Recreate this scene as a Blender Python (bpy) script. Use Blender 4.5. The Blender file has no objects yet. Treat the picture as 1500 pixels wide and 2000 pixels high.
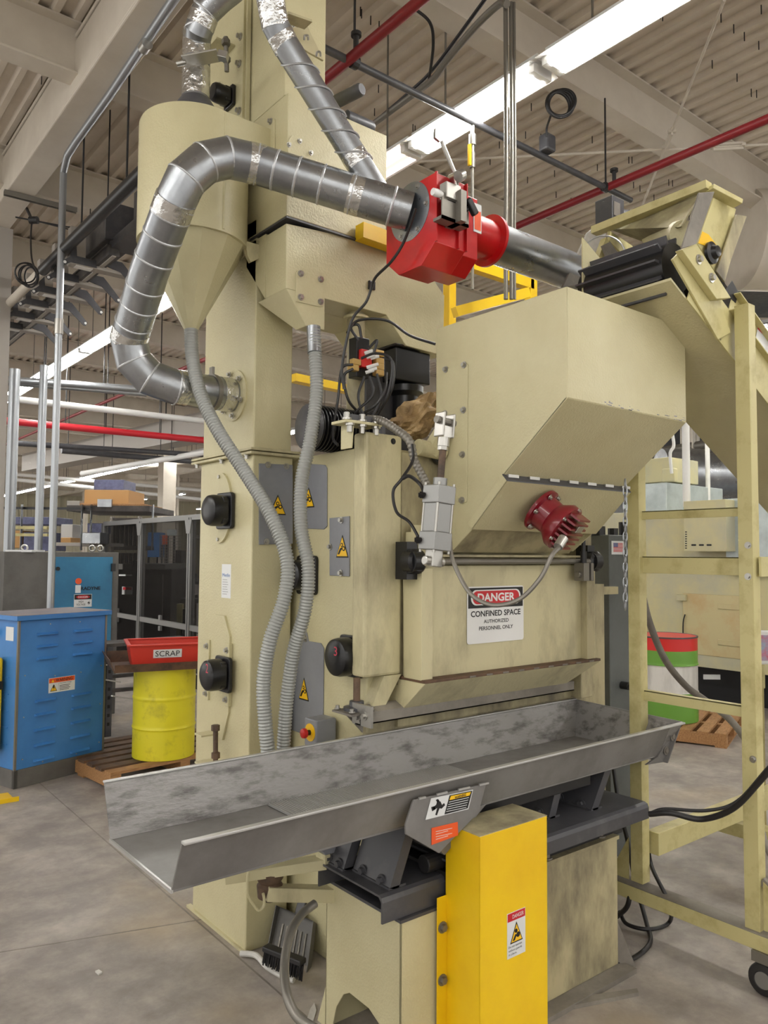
import bpy, bmesh, math, random
from mathutils import Vector as V, Matrix
random.seed(7)
R = math.radians
# ------------------------------------------------------------------ camera
F_PX, PITCH, ROLL, YAW, EYE = 1520.0, R(3.1), R(0.4), R(51.3), 1.70
fw0 = V((math.cos(YAW), math.sin(YAW), 0)); rt0 = V((math.sin(YAW), -math.cos(YAW), 0)); up0 = V((0, 0, 1))
FWD = fw0*math.cos(PITCH)+up0*math.sin(PITCH); u1 = up0*math.cos(PITCH)-fw0*math.sin(PITCH)
RT = rt0*math.cos(ROLL)+u1*math.sin(ROLL); UP = u1*math.cos(ROLL)-rt0*math.sin(ROLL)
CAM = V((0, 0, EYE))
cd = bpy.data.cameras.new('camera'); cam = bpy.data.objects.new('camera', cd)
bpy.context.scene.collection.objects.link(cam)
m = Matrix((RT, UP, -FWD)).transposed().to_4x4(); m.translation = CAM
cam.matrix_world = m
cd.sensor_fit = 'HORIZONTAL'; cd.sensor_width = 36; cd.lens = F_PX/1500*36
cd.clip_end = 300; cd.clip_start = .05
sc = bpy.context.scene; sc.camera = cam
sc.view_settings.view_transform = 'Standard'; sc.view_settings.look = 'None'
sc.view_settings.gamma = 1; sc.view_settings.use_curve_mapping = False
sc.view_settings.exposure = 1.1
w = bpy.data.worlds.new('ambient_fill'); sc.world = w; w.use_nodes = True
w.node_tree.nodes['Background'].inputs[0].default_value = (1.0, .97, .92, 1)
w.node_tree.nodes['Background'].inputs[1].default_value = .65  # added even fill light, entering where unseen walls are left out
TUBE = 20.0     # strength of every fluorescent tube

# a point of the photograph put onto a real plane of the place (or at a real distance)
def at(px, py, X=None, Y=None, Z=None, D=None):
    d = FWD+RT*((px-750)/F_PX)-UP*((py-1000)/F_PX)
    if D is not None: t = D
    elif X is not None: t = (X-CAM.x)/d.x
    elif Y is not None: t = (Y-CAM.y)/d.y
    else: t = (Z-CAM.z)/d.z
    return CAM+d*t

# ------------------------------------------------------------------ materials
def node_mat(name, col, rough=.5, metal=0, col2=None, scale=6, detail=6, lo=.4, hi=.65, bump=0, bscale=40, emit=None, estr=1, coat=0, stretch=None, rvar=0, spec=.5):
    mt = bpy.data.materials.new(name); mt.use_nodes = True
    nt = mt.node_tree; b = nt.nodes['Principled BSDF']
    b.inputs['Base Color'].default_value = (*col, 1); b.inputs['Roughness'].default_value = rough
    b.inputs['Metallic'].default_value = metal; b.inputs['Coat Weight'].default_value = coat
    b.inputs['Specular IOR Level'].default_value = spec
    tc = nt.nodes.new('ShaderNodeTexCoord'); mp = nt.nodes.new('ShaderNodeMapping')
    nt.links.new(tc.outputs['Object'], mp.inputs[0])
    if stretch: mp.inputs['Scale'].default_value = stretch
    if col2 or rvar:
        n = nt.nodes.new('ShaderNodeTexNoise'); n.inputs['Scale'].default_value = scale; n.inputs['Detail'].default_value = detail
        n.inputs['Roughness'].default_value = .65
        nt.links.new(mp.outputs[0], n.inputs['Vector'])
        if col2:
            r = nt.nodes.new('ShaderNodeValToRGB'); r.color_ramp.elements[0].position = lo; r.color_ramp.elements[1].position = hi
            r.color_ramp.elements[0].color = (*col, 1); r.color_ramp.elements[1].color = (*col2, 1)
            nt.links.new(n.outputs[0], r.inputs[0]); nt.links.new(r.outputs[0], b.inputs['Base Color'])
        if rvar:
            mr = nt.nodes.new('ShaderNodeMapRange'); mr.inputs[1].default_value = .3; mr.inputs[2].default_value = .7
            mr.inputs[3].default_value = rough-rvar; mr.inputs[4].default_value = rough+rvar
            nt.links.new(n.outputs[0], mr.inputs[0]); nt.links.new(mr.outputs[0], b.inputs['Roughness'])
    if bump:
        n2 = nt.nodes.new('ShaderNodeTexNoise'); n2.inputs['Scale'].default_value = bscale; n2.inputs['Detail'].default_value = 3
        nt.links.new(mp.outputs[0], n2.inputs['Vector'])
        bp = nt.nodes.new('ShaderNodeBump'); bp.inputs['Strength'].default_value = bump; bp.inputs['Distance'].default_value = .01
        nt.links.new(n2.outputs[0], bp.inputs['Height']); nt.links.new(bp.outputs[0], b.inputs['Normal'])
    if emit:
        b.inputs['Emission Color'].default_value = (*emit, 1); b.inputs['Emission Strength'].default_value = estr
    return mt
def srgb(r, g, b):
    f = lambda c: (c/255/12.92 if c/255 <= .04045 else ((c/255+.055)/1.055)**2.4)
    return (f(r), f(g), f(b))
M = {}
def mk(k, *a, **kw): M[k] = node_mat(k, *a, **kw)
mk('cream', srgb(200, 193, 155), .36, col2=srgb(188, 179, 140), scale=2.5, lo=.35, hi=.75, rvar=.06, bump=.2, bscale=110)
mk('cream_dirty', srgb(198, 190, 152), .42, col2=srgb(134, 124, 98), scale=5, lo=.48, hi=.8, bump=.12, bscale=60, stretch=(1, 1, .45))
mk('cream_grime_shade', srgb(178, 168, 132), .5, col2=srgb(84, 76, 66), scale=5, lo=.42, hi=.72, stretch=(1, 1, .4))  # grime stains; on the hopper chute it also paints in shade
mk('frame_yellow', srgb(196, 187, 134), .45, col2=srgb(150, 136, 80), scale=7, lo=.5, hi=.8)
mk('dusty_steel', srgb(112, 106, 98), .55, col2=srgb(140, 134, 124), scale=5)
mk('trough_grey', srgb(128, 126, 124), .42, col2=srgb(102, 99, 96), scale=3.5, lo=.35, hi=.7, rvar=.08)
mk('trough_worn', srgb(140, 138, 136), .42, .3, col2=srgb(92, 89, 87), scale=16, lo=.48, hi=.66, bump=.25, bscale=50, stretch=(.5, 1, 1.6))
mk('trough_edge', srgb(190, 190, 188), .3, .6)
mk('charcoal', srgb(70, 70, 74), .4, col2=srgb(96, 95, 96), scale=6, lo=.5, hi=.8)
mk('dark_rubber', srgb(38, 37, 38), .5)
mk('black', srgb(24, 24, 26), .32)
mk('cable', srgb(34, 33, 34), .42)
mk('galv', srgb(172, 175, 178), .3, .92, col2=srgb(146, 149, 153), scale=4, lo=.35, hi=.65, rvar=.06)
mk('galv_bead', srgb(190, 192, 194), .35, .6)
mk('foil', srgb(214, 214, 212), .22, .95, bump=.9, bscale=35)
mk('hose', srgb(158, 160, 156), .4, .3)
mk('slot_dark', srgb(58, 57, 56), .5)
mk('bar_grey', srgb(168, 167, 165), .35, .3)
mk('zinc', srgb(182, 180, 174), .3, .85)
mk('steel_dull', srgb(132, 128, 120), .45, .6)
mk('rusty', srgb(110, 88, 70), .6, .3, col2=srgb(70, 60, 52), scale=12)
mk('red', srgb(196, 22, 26), .3, col2=srgb(170, 16, 20), scale=4, coat=.3)
mk('dark_red', srgb(120, 14, 30), .28, coat=.3)
mk('sprinkler_red', srgb(128, 26, 34), .4)
mk('bright_red_pipe', srgb(205, 40, 52), .4)
mk('yellow', srgb(240, 200, 20), .36, col2=srgb(226, 178, 16), scale=3, lo=.35, hi=.8)
mk('yellow_drum', srgb(224, 214, 40), .42, col2=srgb(170, 160, 40), scale=6, lo=.55, hi=.8)
mk('panel_grey', srgb(138, 140, 145), .38, col2=srgb(124, 126, 131), scale=3)
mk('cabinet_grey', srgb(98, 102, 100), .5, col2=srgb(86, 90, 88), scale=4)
mk('white', srgb(228, 228, 226), .4)
mk('label_white', srgb(220, 222, 222), .35)
mk('ink', srgb(20, 20, 22), .5)
mk('ink_red', srgb(196, 24, 36), .4)
mk('pen_red', srgb(200, 60, 80), .5)
mk('orange', srgb(232, 90, 40), .4)
mk('label_yellow', srgb(246, 196, 28), .4)
mk('blue', srgb(66, 130, 196), .38, col2=srgb(56, 116, 182), scale=2)
mk('blue_top', srgb(120, 106, 108), .6, col2=srgb(96, 96, 108), scale=4)
mk('teal_blue', srgb(52, 126, 166), .4, col2=srgb(44, 108, 146), scale=2)
mk('grey_paint', srgb(104, 102, 98), .5, col2=srgb(86, 84, 80), scale=3)
mk('red_plastic', srgb(206, 58, 44), .45)
mk('green', srgb(104, 156, 58), .4)
mk('drum_red', srgb(206, 40, 36), .4)
mk('drum_white', srgb(214, 212, 206), .45, col2=srgb(180, 178, 172), scale=6, stretch=(1, 1, .2))
mk('wood', srgb(176, 132, 86), .7, col2=srgb(140, 100, 62), scale=14, stretch=(1, 6, 6))
mk('wood_dark', srgb(104, 78, 58), .7, col2=srgb(74, 58, 46), scale=12)
mk('cardboard', srgb(196, 152, 98), .75)
mk('paper', srgb(190, 162, 116), .6, col2=srgb(128, 102, 66), scale=9, bump=.8, bscale=18)
mk('blue_wrap', srgb(110, 114, 150), .5, col2=srgb(86, 90, 120), scale=12)
mk('deck', srgb(218, 208, 194), .6, col2=srgb(202, 191, 176), scale=1.2)
mk('beam', srgb(212, 204, 190), .55, col2=srgb(200, 191, 177), scale=1.5)
mk('far_wall', srgb(196, 190, 166), .7)
mk('right_wall', srgb(150, 152, 150), .7, col2=srgb(120, 122, 122), scale=.6)
mk('tube', (1, 1, 1), .5, emit=(1, .985, .95), estr=TUBE)
mk('tube_dim', (1, .8, .75), .5, emit=(1, .80, .74), estr=1.6)
mk('reflector', srgb(226, 226, 224), .25, .3)
mk('bus_grey', srgb(62, 60, 60), .5, col2=srgb(88, 84, 80), scale=8)
mk('bus_light', srgb(160, 154, 146), .5)
mk('alu', srgb(150, 150, 148), .4, .7)
mk('galv_pipe', srgb(168, 172, 176), .35, .8)
mk('cream_matte', srgb(166, 158, 122), .85, col2=srgb(120, 112, 88), scale=6)
mk('dark_machine', srgb(56, 52, 50), .6, col2=srgb(84, 78, 74), scale=7)
mk('furnace', srgb(206, 198, 152), .5, col2=srgb(186, 184, 160), scale=1.6)
mk('furnace_rust', srgb(204, 192, 146), .5, col2=srgb(196, 158, 108), scale=1.8, lo=.5, hi=.75)
mk('pale_sheet', srgb(196, 206, 206), .35, .3, col2=srgb(170, 180, 180), scale=3, bump=.4, bscale=6)
mk('curtain', srgb(208, 222, 236), .4)
mk('screen', srgb(150, 166, 190), .2, col2=srgb(200, 90, 110), scale=14)
mk('brass', srgb(186, 150, 80), .35, .6)
mk('tan', srgb(184, 150, 84), .5)
mk('clear_plastic', srgb(190, 200, 204), .15)
b = M['clear_plastic'].node_tree.nodes['Principled BSDF']; b.inputs['Transmission Weight'].default_value = .85
mk('fence_mesh', srgb(60, 58, 56), .6)
# smoky fence glazing: half see-through sheet
g = bpy.data.materials.new('smoked_mesh'); g.use_nodes = True; nt = g.node_tree
b = nt.nodes['Principled BSDF']; b.inputs['Base Color'].default_value = (.02, .018, .017, 1); b.inputs['Roughness'].default_value = .8; b.inputs['Specular IOR Level'].default_value = .1
b.inputs['Alpha'].default_value = .6; M['smoked_mesh'] = g
# concrete floor: joints are real marks in the slab
mt = node_mat('concrete', srgb(182, 176, 168), .5, col2=srgb(132, 124, 118), scale=1.3, detail=12, lo=.34, hi=.68, bump=.1, bscale=30); M['concrete'] = mt
nt = mt.node_tree; b = nt.nodes['Principled BSDF']; rp = [n for n in nt.nodes if n.type == 'VALTORGB'][0]
tc = [n for n in nt.nodes if n.type == 'TEX_COORD'][0]
n2 = nt.nodes.new('ShaderNodeTexNoise'); n2.inputs['Scale'].default_value = 5; n2.inputs['Detail'].default_value = 12; n2.inputs['Roughness'].default_value = .7; n2.inputs['Distortion'].default_value = .15
nt.links.new(tc.outputs['Object'], n2.inputs['Vector'])
r2 = nt.nodes.new('ShaderNodeValToRGB'); r2.color_ramp.elements[0].position = .42; r2.color_ramp.elements[1].position = .7
r2.color_ramp.elements[0].color = (.74, .72, .72, 1); r2.color_ramp.elements[1].color = (1.15, 1.13, 1.1, 1)
nt.links.new(n2.outputs[0], r2.inputs[0])
mx = nt.nodes.new('ShaderNodeMixRGB'); mx.blend_type = 'MULTIPLY'; mx.inputs[0].default_value = 1
nt.links.new(rp.outputs[0], mx.inputs[1]); nt.links.new(r2.outputs[0], mx.inputs[2])
n3 = nt.nodes.new('ShaderNodeTexNoise'); n3.inputs['Scale'].default_value = .9; n3.inputs['Detail'].default_value = 5
nt.links.new(tc.outputs['Object'], n3.inputs['Vector'])
r3 = nt.nodes.new('ShaderNodeValToRGB'); r3.color_ramp.elements[0].position = .56; r3.color_ramp.elements[1].position = .72
r3.color_ramp.elements[0].color = (0, 0, 0, 1); r3.color_ramp.elements[1].color = (.55, .55, .55, 1)
nt.links.new(n3.outputs[0], r3.inputs[0])
mx2 = nt.nodes.new('ShaderNodeMixRGB'); mx2.inputs[2].default_value = (*srgb(178, 158, 124), 1)
nt.links.new(r3.outputs[0], mx2.inputs[0]); nt.links.new(mx.outputs[0], mx2.inputs[1])
nt.links.new(mx2.outputs[0], b.inputs['Base Color'])

# ------------------------------------------------------------------ helpers
COL = sc.collection
class MB:
    def __init__(s): s.bm = bmesh.new()
    def face(s, pts):
        return s.bm.faces.new([s.bm.verts.new(p) for p in pts])
    def box(s, x0, x1, y0, y1, z0, z1):
        return s.prism([V((x0, y0, z0)), V((x1, y0, z0)), V((x1, y1, z0)), V((x0, y1, z0))], V((0, 0, z1-z0)))
    def prism(s, pts, vec):
        a = [s.bm.verts.new(p) for p in pts]; b = [s.bm.verts.new(V(p)+V(vec)) for p in pts]; n = len(a)
        s.bm.faces.new(a); s.bm.faces.new(b[::-1])
        for i in range(n): s.bm.faces.new([a[i], b[i], b[(i+1) % n], a[(i+1) % n]])
        return s
    def loft(s, A, B):
        a = [s.bm.verts.new(p) for p in A]; b = [s.bm.verts.new(p) for p in B]; n = len(a)
        s.bm.faces.new(a); s.bm.faces.new(b[::-1])
        for i in range(n): s.bm.faces.new([a[i], b[i], b[(i+1) % n], a[(i+1) % n]])
        return s
    def bar(s, p0, p1, w, h, up=(0, 0, 1)):
        p0, p1 = V(p0), V(p1); d = (p1-p0).normalized(); u = V(up)
        if abs(d.dot(u)) > .99: u = V((0, 1, 0))
        a = d.cross(u).normalized()*w/2; c = a.cross(d).normalized()*h/2
        return s.prism([p0-a-c, p0+a-c, p0+a+c, p0-a+c], p1-p0)
    def tube(s, pts, r, seg=12, smooth=0, caps=True):
        pts = [V(p) for p in pts]
        if smooth: pts = spline(pts, smooth)
        rr = r if callable(r) else (lambda i, n: r)
        n = len(pts); rings = []
        t0 = (pts[1]-pts[0]).normalized(); ref = V((0, 0, 1)) if abs(t0.z) < .9 else V((1, 0, 0))
        a = t0.cross(ref).normalized()
        for i, p in enumerate(pts):
            if i == 0: t = pts[1]-pts[0]
            elif i == n-1: t = pts[-1]-pts[-2]
            else: t = (pts[i+1]-p).normalized()+(p-pts[i-1]).normalized()
            t.normalize(); a = (a-t*a.dot(t)).normalized(); b = t.cross(a)
            k = 1
            if 0 < i < n-1:
                c = (pts[i+1]-p).normalized().dot(t); k = 1/max(c, .5)
            rad = rr(i, n)
            ax = None
            if k > 1.001:
                ax = ((pts[i+1]-p).normalized()-(p-pts[i-1]).normalized()).normalized()
            ring = []
            for j in range(seg):
                q = (a*math.cos(2*math.pi*j/seg)+b*math.sin(2*math.pi*j/seg))*rad
                if ax: q = q+ax*q.dot(ax)*(k-1)
                ring.append(s.bm.verts.new(p+q))
            rings.append(ring)
        for i in range(n-1):
            for j in range(seg):
                s.bm.faces.new([rings[i][j], rings[i][(j+1) % seg], rings[i+1][(j+1) % seg], rings[i+1][j]])
        if caps: s.bm.faces.new(rings[0][::-1]); s.bm.faces.new(rings[-1])
        return s
    def cyl(s, p0, p1, r, seg=16): return s.tube([p0, p1], r, seg)
    def lathe(s, c, prof, seg=32, axis=(0, 0, 1)):
        c = V(c); ax = V(axis).normalized(); ref = V((1, 0, 0)) if abs(ax.x) < .9 else V((0, 1, 0))
        a = ax.cross(ref).normalized(); b = ax.cross(a); rings = []
        for r, h in prof:
            rings.append([s.bm.verts.new(c+ax*h+(a*math.cos(2*math.pi*(j+.5)/seg)+b*math.sin(2*math.pi*(j+.5)/seg))*max(r, 1e-4)) for j in range(seg)])
        for i in range(len(rings)-1):
            for j in range(seg): s.bm.faces.new([rings[i][j], rings[i][(j+1) % seg], rings[i+1][(j+1) % seg], rings[i+1][j]])
        s.bm.faces.new(rings[0][::-1]); s.bm.faces.new(rings[-1])
        return s
    def torus(s, c, axis, R_, r, seg=40, rs=8, a0=0, a1=2*math.pi):
        c = V(c); ax = V(axis).normalized(); ref = V((1, 0, 0)) if abs(ax.x) < .9 else V((0, 1, 0))
        a = ax.cross(ref).normalized(); b = ax.cross(a)
        full = a1-a0 > 6.28
        pts = [c+(a*math.cos(a0+(a1-a0)*i/seg)+b*math.sin(a0+(a1-a0)*i/seg))*R_ for i in range(seg+(1))]
        return s.tube(pts, r, rs)
    def build(s, name, mat, parent=None, smooth=False, bevel=0, angle=35):
        bmesh.ops.recalc_face_normals(s.bm, faces=s.bm.faces)
        me = bpy.data.meshes.new(name); s.bm.to_mesh(me); s.bm.free()
        me.materials.append(M[mat] if isinstance(mat, str) else mat)
        o = bpy.data.objects.new(name, me); COL.objects.link(o)
        if smooth:
            me.polygons.foreach_set('use_smooth', [True]*len(me.polygons)); 
            me.set_sharp_from_angle(angle=R(angle))
        if bevel:
            md = o.modifiers.new('bevel', 'BEVEL'); md.width = bevel; md.segments = 2; md.limit_method = 'ANGLE'; md.angle_limit = R(40)
        if parent:
            o.parent = parent
            if parent.type == 'EMPTY': o.location = -parent.location
        return o
def spline(pts, k):
    out = []; P = [pts[0]*2-pts[1]]+list(pts)+[pts[-1]*2-pts[-2]]
    for i in range(1, len(P)-2):
        for j in range(k):
            t = j/k; a, b, c, d = P[i-1], P[i], P[i+1], P[i+2]
            out.append(.5*((2*b)+(c-a)*t+(2*a-5*b+4*c-d)*t*t+(3*b-a-3*c+d)*t**3))
    out.append(pts[-1]); return out
def resample(pts, step):
    out = [pts[0]]; acc = 0
    for i in range(1, len(pts)):
        a, b = pts[i-1], pts[i]; L = (b-a).length; s = step-acc
        while s <= L: out.append(a+(b-a)*(s/L)); s += step
        acc = (acc+L) % step if L else acc
        acc = L-(s-step)
    return out
def thing(name, label, cat, loc=(0, 0, 0), group=None):
    o = bpy.data.objects.new(name, None); COL.objects.link(o); o.location = loc
    o.empty_display_size = .1
    o['label'] = label; o['category'] = cat
    if group: o['group'] = group
    return o
def tag(o, label, cat, group=None, kind=None):
    if kind: o['kind'] = kind
    o['label'] = label; o['category'] = cat
    if group: o['group'] = group
    return o
def struct(o): o['kind'] = 'structure'; return o
def dup(root, off, label=None, group=None):
    c = root.copy(); COL.objects.link(c); c.location = root.location+V(off)
    if label: c['label'] = label
    if group: c['group'] = group
    def rec(a, b):
        for ch in a.children:
            d = ch.copy(); COL.objects.link(d); d.parent = b
            rec(ch, d)
    kids = list(root.children)
    for ch in kids:
        d = ch.copy(); COL.objects.link(d); d.parent = c
        for g2 in list(ch.children):
            e = g2.copy(); COL.objects.link(e); e.parent = d
    return c
# flat frames: u to the right and v up as seen from outside
XF = (V((0, -1, 0)), V((0, 0, 1)), V((-1, 0, 0)))   # faces -X
YF = (V((1, 0, 0)), V((0, 0, 1)), V((0, -1, 0)))    # faces -Y
def sheet(name, mat, parent, O, fr, polys, t=.002, off=0.0, bevel=0):
    u, v, n = fr; mb = MB(); O = V(O)
    for poly in polys: mb.prism([O+u*a+v*b+n*off for a, b in poly], n*t)
    return mb.build(name, mat, parent, bevel=bevel)
def rect(x0, y0, x1, y1): return [(x0, y0), (x1, y0), (x1, y1), (x0, y1)]
def ngon(cx, cy, rx, ry, n=24): return [(cx+rx*math.cos(2*math.pi*i/n), cy+ry*math.sin(2*math.pi*i/n)) for i in range(n)]
def rrect(x0, y0, x1, y1, r, k=5):
    out = []
    for cx, cy, a in ((x1-r, y1-r, 0), (x0+r, y1-r, 90), (x0+r, y0+r, 180), (x1-r, y0+r, 270)):
        for i in range(k+1): out.append((cx+r*math.cos(R(a+90*i/k)), cy+r*math.sin(R(a+90*i/k))))
    return out
def lettering(txt, mat, parent, O, fr, cx, cy, width, height, off=.003, name='lettering', bold=0):
    cu = bpy.data.curves.new('t', 'FONT'); cu.body = txt; cu.align_x = 'CENTER'; cu.align_y = 'CENTER'; cu.size = 1; cu.offset = bold
    cu.resolution_u = 3
    t = bpy.data.objects.new('t', cu); COL.objects.link(t)
    dg = bpy.context.evaluated_depsgraph_get(); me = bpy.data.meshes.new_from_object(t.evaluated_get(dg))
    bpy.data.objects.remove(t); bpy.data.curves.remove(cu)
    xs = [v.co.x for v in me.vertices]; ys = [v.co.y for v in me.vertices]
    mx_, my_ = (min(xs)+max(xs))/2, (min(ys)+max(ys))/2; sx = width/(max(xs)-min(xs)); sy = height/(max(ys)-min(ys))
    u, v, n = fr; O = V(O)
    for q in me.vertices: q.co = O+u*(cx+(q.co.x-mx_)*sx)+v*(cy+(q.co.y-my_)*sy)+n*off
    me.materials.clear(); me.materials.append(M[mat]); me.name = name
    o = bpy.data.objects.new(name, me); COL.objects.link(o)
    if parent:
        o.parent = parent
        if parent.type == 'EMPTY': o.location = -parent.location
    return o
def tri(cx, cy, w, h): return [(cx-w/2, cy-h/2), (cx+w/2, cy-h/2), (cx, cy+h/2)]
def gear_warning(parent, O, fr, cx, cy, w, h, off=.001):
    """yellow triangle with hand and gears pictogram"""
    s = sheet('warning_sticker', 'ink', parent, O, fr, [tri(cx, cy, w, h)], .001, off); s['label'] = 'yellow and black triangle showing a hand caught in gears'
    sheet('warning_field', 'label_yellow', s, O, fr, [tri(cx, cy-h*.02, w*.86, h*.84)], .001, off+.0008).location = (0, 0, 0)
    u = w
    pic = [ngon(cx-.02*u, cy+.06*h, .10*u, .10*u, 12), ngon(cx+.14*u, cy-.1*h, .12*u, .12*u, 12),
           [(cx-.34*u, cy-.36*h), (cx-.22*u, cy-.36*h), (cx-.1*u, cy-.2*h), (cx+.02*u, cy-.12*h), (cx-.02*u, cy-.04*h), (cx-.16*u, cy-.1*h), (cx-.24*u, cy-.2*h)]]
    sheet('gear_symbol', 'ink', s, O, fr, pic, .001, off+.0018)
    sheet('gear_hole', 'label_yellow', s, O, fr, [ngon(cx-.02*u, cy+.06*h, .055*u, .055*u, 10), ngon(cx+.14*u, cy-.1*h, .065*u, .065*u, 10)], .0008, off+.0026)
    return s
def bolts(parent, pts, n, r=.008, h=.008, mat='zinc', name='bolt', one=False):
    out = []
    if one:
        mb = MB()
        for p in pts: mb.cyl(p, V(p)+V(n)*h, r, 6)
        return mb.build(name, mat, parent)
    for p in pts:
        mb = MB(); p = V(p); n = V(n)
        mb.cyl(p, p+n*h*.25, r*1.6, 12); mb.cyl(p+n*h*.25, p+n*h, r, 6)
        out.append(mb.build(name, mat, parent))
    return out
NX, NY, UZ = V((-1, 0, 0)), V((0, -1, 0)), V((0, 0, 1))
# ------------------------------------------------------------------ the hall
mb = MB(); mb.box(-8, 62, -8, 62, -.1, 0); struct(mb.build('floor', 'concrete'))
# floor joints: shallow sawn lines
mb = MB()
p, q = at(95, 1545, Z=0), at(500, 1900, Z=0); d = (q-p).normalized()
mb.bar(p-d*8+UZ*-.003, q+d*3+UZ*-.003, .008, .008)
p, q = at(0, 1860, Z=0), at(135, 1838, Z=0); d = (q-p).normalized()
mb.bar(p-d*3+UZ*-.003, q+d*.6+UZ*-.003, .006, .008)
struct(mb.build('trim_1', 'dusty_steel'))
DZ = 5.6
mb = MB(); prof = []
x = -6.0
while x < 61:
    prof += [(x, DZ), (x+.045, DZ), (x+.065, DZ+.038), (x+.13, DZ+.038)]; x += .15
for i in range(len(prof)-1):
    (a, za), (b_, zb) = prof[i], prof[i+1]
    mb.face([(a, -7, za), (b_, -7, zb), (b_, 61, zb), (a, 61, za)])
mb.box(-6, 61, -7, 61, DZ+.1, DZ+.16)
struct(mb.build('ceiling', 'deck'))
mb = MB()
for i in range(150):
    x = random.uniform(1.5, 10); y = random.choice([2.2, 2.45, 2.7, 3.0, 4.3, 4.6, 4.9, 5.2, 6.6, 7.1])+random.uniform(-.04, .04)
    mb.bar((x, y, DZ-.002), (x, y, DZ-.07), .006, .006)
tag(mb.build('deck_screws', 'ink'), 'dark screw tips poking down through the ribbed roof deck', 'screws', kind='stuff')
n = 2
YB = [1.35, 3.6, 5.82, 8.05, 10.3, 12.5, 14.75, 17, 19.2, 21.4, 23.6, 26, 30, 34, 38, 42, 46, 50]
for yb in YB:
    mb = MB(); mb.box(-6, 60, yb-.09, yb+.09, 5.2, 5.215); mb.box(-6, 60, yb-.006, yb+.006, 5.215, 5.585); mb.box(-6, 60, yb-.09, yb+.09, 5.585, 5.6)
    struct(mb.build('trim_%d' % n, 'beam')); n += 1
for xg in (1.80, 14.0, 26.2, 38.4):
    mb = MB(); mb.box(xg-.12, xg+.12, -6, 60, 5.08, 5.11); mb.box(xg-.01, xg+.01, -6, 60, 5.11, 5.52); mb.box(xg-.12, xg+.12, -6, 60, 5.52, 5.55)
    if xg < 2: mb.box(xg-.115, xg-.09, -6, 60, 5.11, 5.5)
    struct(mb.build('trim_%d' % n, 'beam', bevel=.01)); n += 1
cols = [(1.80, 8.85, .30)]+[(xg, yb, .26) for xg in (14.0, 26.2, 38.4) for yb in (8.0, 20, 32, 44)]+[(1.8, 32, .3)]
for x, y, wd in cols:
    mb = MB(); h = wd/2
    mb.box(x-h, x+h, y-h, y-h+.02, 0, 5.08); mb.box(x-h, x+h, y+h-.02, y+h, 0, 5.08); mb.box(x-.01, x+.01, y-h, y+h, 0, 5.08)
    struct(mb.build('trim_%d' % n, 'bus_light' if x < 1.9 and y < 10 else 'beam')); n += 1
# far walls
def ribbed_wall(name, p0, p1, z0, z1, mat, pitch=.5):
    p0, p1 = V(p0), V(p1); d = (p1-p0).normalized(); nn = V((-d.y, d.x, 0)); L = (p1-p0).length; mb = MB(); s = 0; pr = []
    while s < L: pr += [(s, 0), (s+pitch*.6, 0), (s+pitch*.68, .1), (s+pitch*.92, .1)]; s += pitch
    for i in range(len(pr)-1):
        a = p0+d*pr[i][0]-nn*pr[i][1]; b_ = p0+d*pr[i+1][0]-nn*pr[i+1][1]
        mb.face([a+UZ*z0, b_+UZ*z0, b_+UZ*z1, a+UZ*z1])
    return struct(mb.build(name, mat))
ribbed_wall('wall_back', (-6, 52, 0), (60, 52, 0), 0, 5.6, 'far_wall')
mb = MB(); mb.box(58, 58.2, -6, 60, 0, 5.6); struct(mb.build('wall_right', 'right_wall'))
mb = MB()
mb.box(16.5, 16.7, -6, 9, 0, 5.07); struct(mb.build('wall_side', 'right_wall'))

# ------------------------------------------------------------------ fluorescent fixtures
LZ = 4.5
def fixture(name, label, group, x, y0, L, dim=False, parts=True):
    t = thing(name, label, 'light', (x, y0, LZ+.1), group)
    mb = MB()
    mb.prism([(x-.13, y0, LZ+.035), (x-.125, y0, LZ+.035), (x-.06, y0, LZ+.055), (x+.06, y0, LZ+.055), (x+.125, y0, LZ+.035), (x+.13, y0, LZ+.035), (x+.07, y0, LZ+.075), (x-.07, y0, LZ+.075)], (0, L, 0))
    mb.build('reflector', 'reflector', t)
    mb = MB(); mb.box(x-.05, x+.05, y0+.01, y0+L-.01, LZ+.075, LZ+.12); mb.build('ballast_housing', 'white', t)
    for s in (-.05, .05):
        mb = MB(); mb.cyl((x+s, y0+.05, LZ+.012), (x+s, y0+L-.05, LZ+.012), .019, 6); mb.build('tube', 'tube_dim' if dim else 'tube', t)
    if parts:
        mb = MB()
        for yy in (y0+.03, y0+L-.03):
            mb = MB(); mb.box(x-.08, x+.08, yy-.02, yy+.02, LZ+.0, LZ+.055); mb.build('lamp_holder', 'white', t)
        for yy in (y0+.3, y0+L-.3):
            mb = MB(); mb.bar((x, yy, LZ+.12), (x, yy, 5.58), .01, .01); mb.build('hanger', 'steel_dull', t)
    return t
yj = at(1036, 125, Z=LZ).y
g1 = 'bright fluorescent fixtures in the row above the machine'
fixture('light_fixture', 'lit fluorescent fixture nearest the camera, running out of the top edge', g1, 3.47, yj-2.36, 2.34)
y2 = at(806, 300, Z=LZ).y
fixture('light_fixture', 'lit fluorescent fixture above the red spark damper, before the dim one', g1, 3.47, yj+.02, y2-yj-.04)
y3 = y2+2.36
fixture('light_fixture', 'dim pinkish fluorescent fixture right of the tall elevator head', g1, 3.47, y2, 2.34, dim=True)
FX = fixture('light_fixture', 'lit fluorescent fixture of the far row, over the aisle behind the cyclone', 'fluorescent fixtures of the rows further off', 3.47, y3, 2.34, parts=True)
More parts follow.
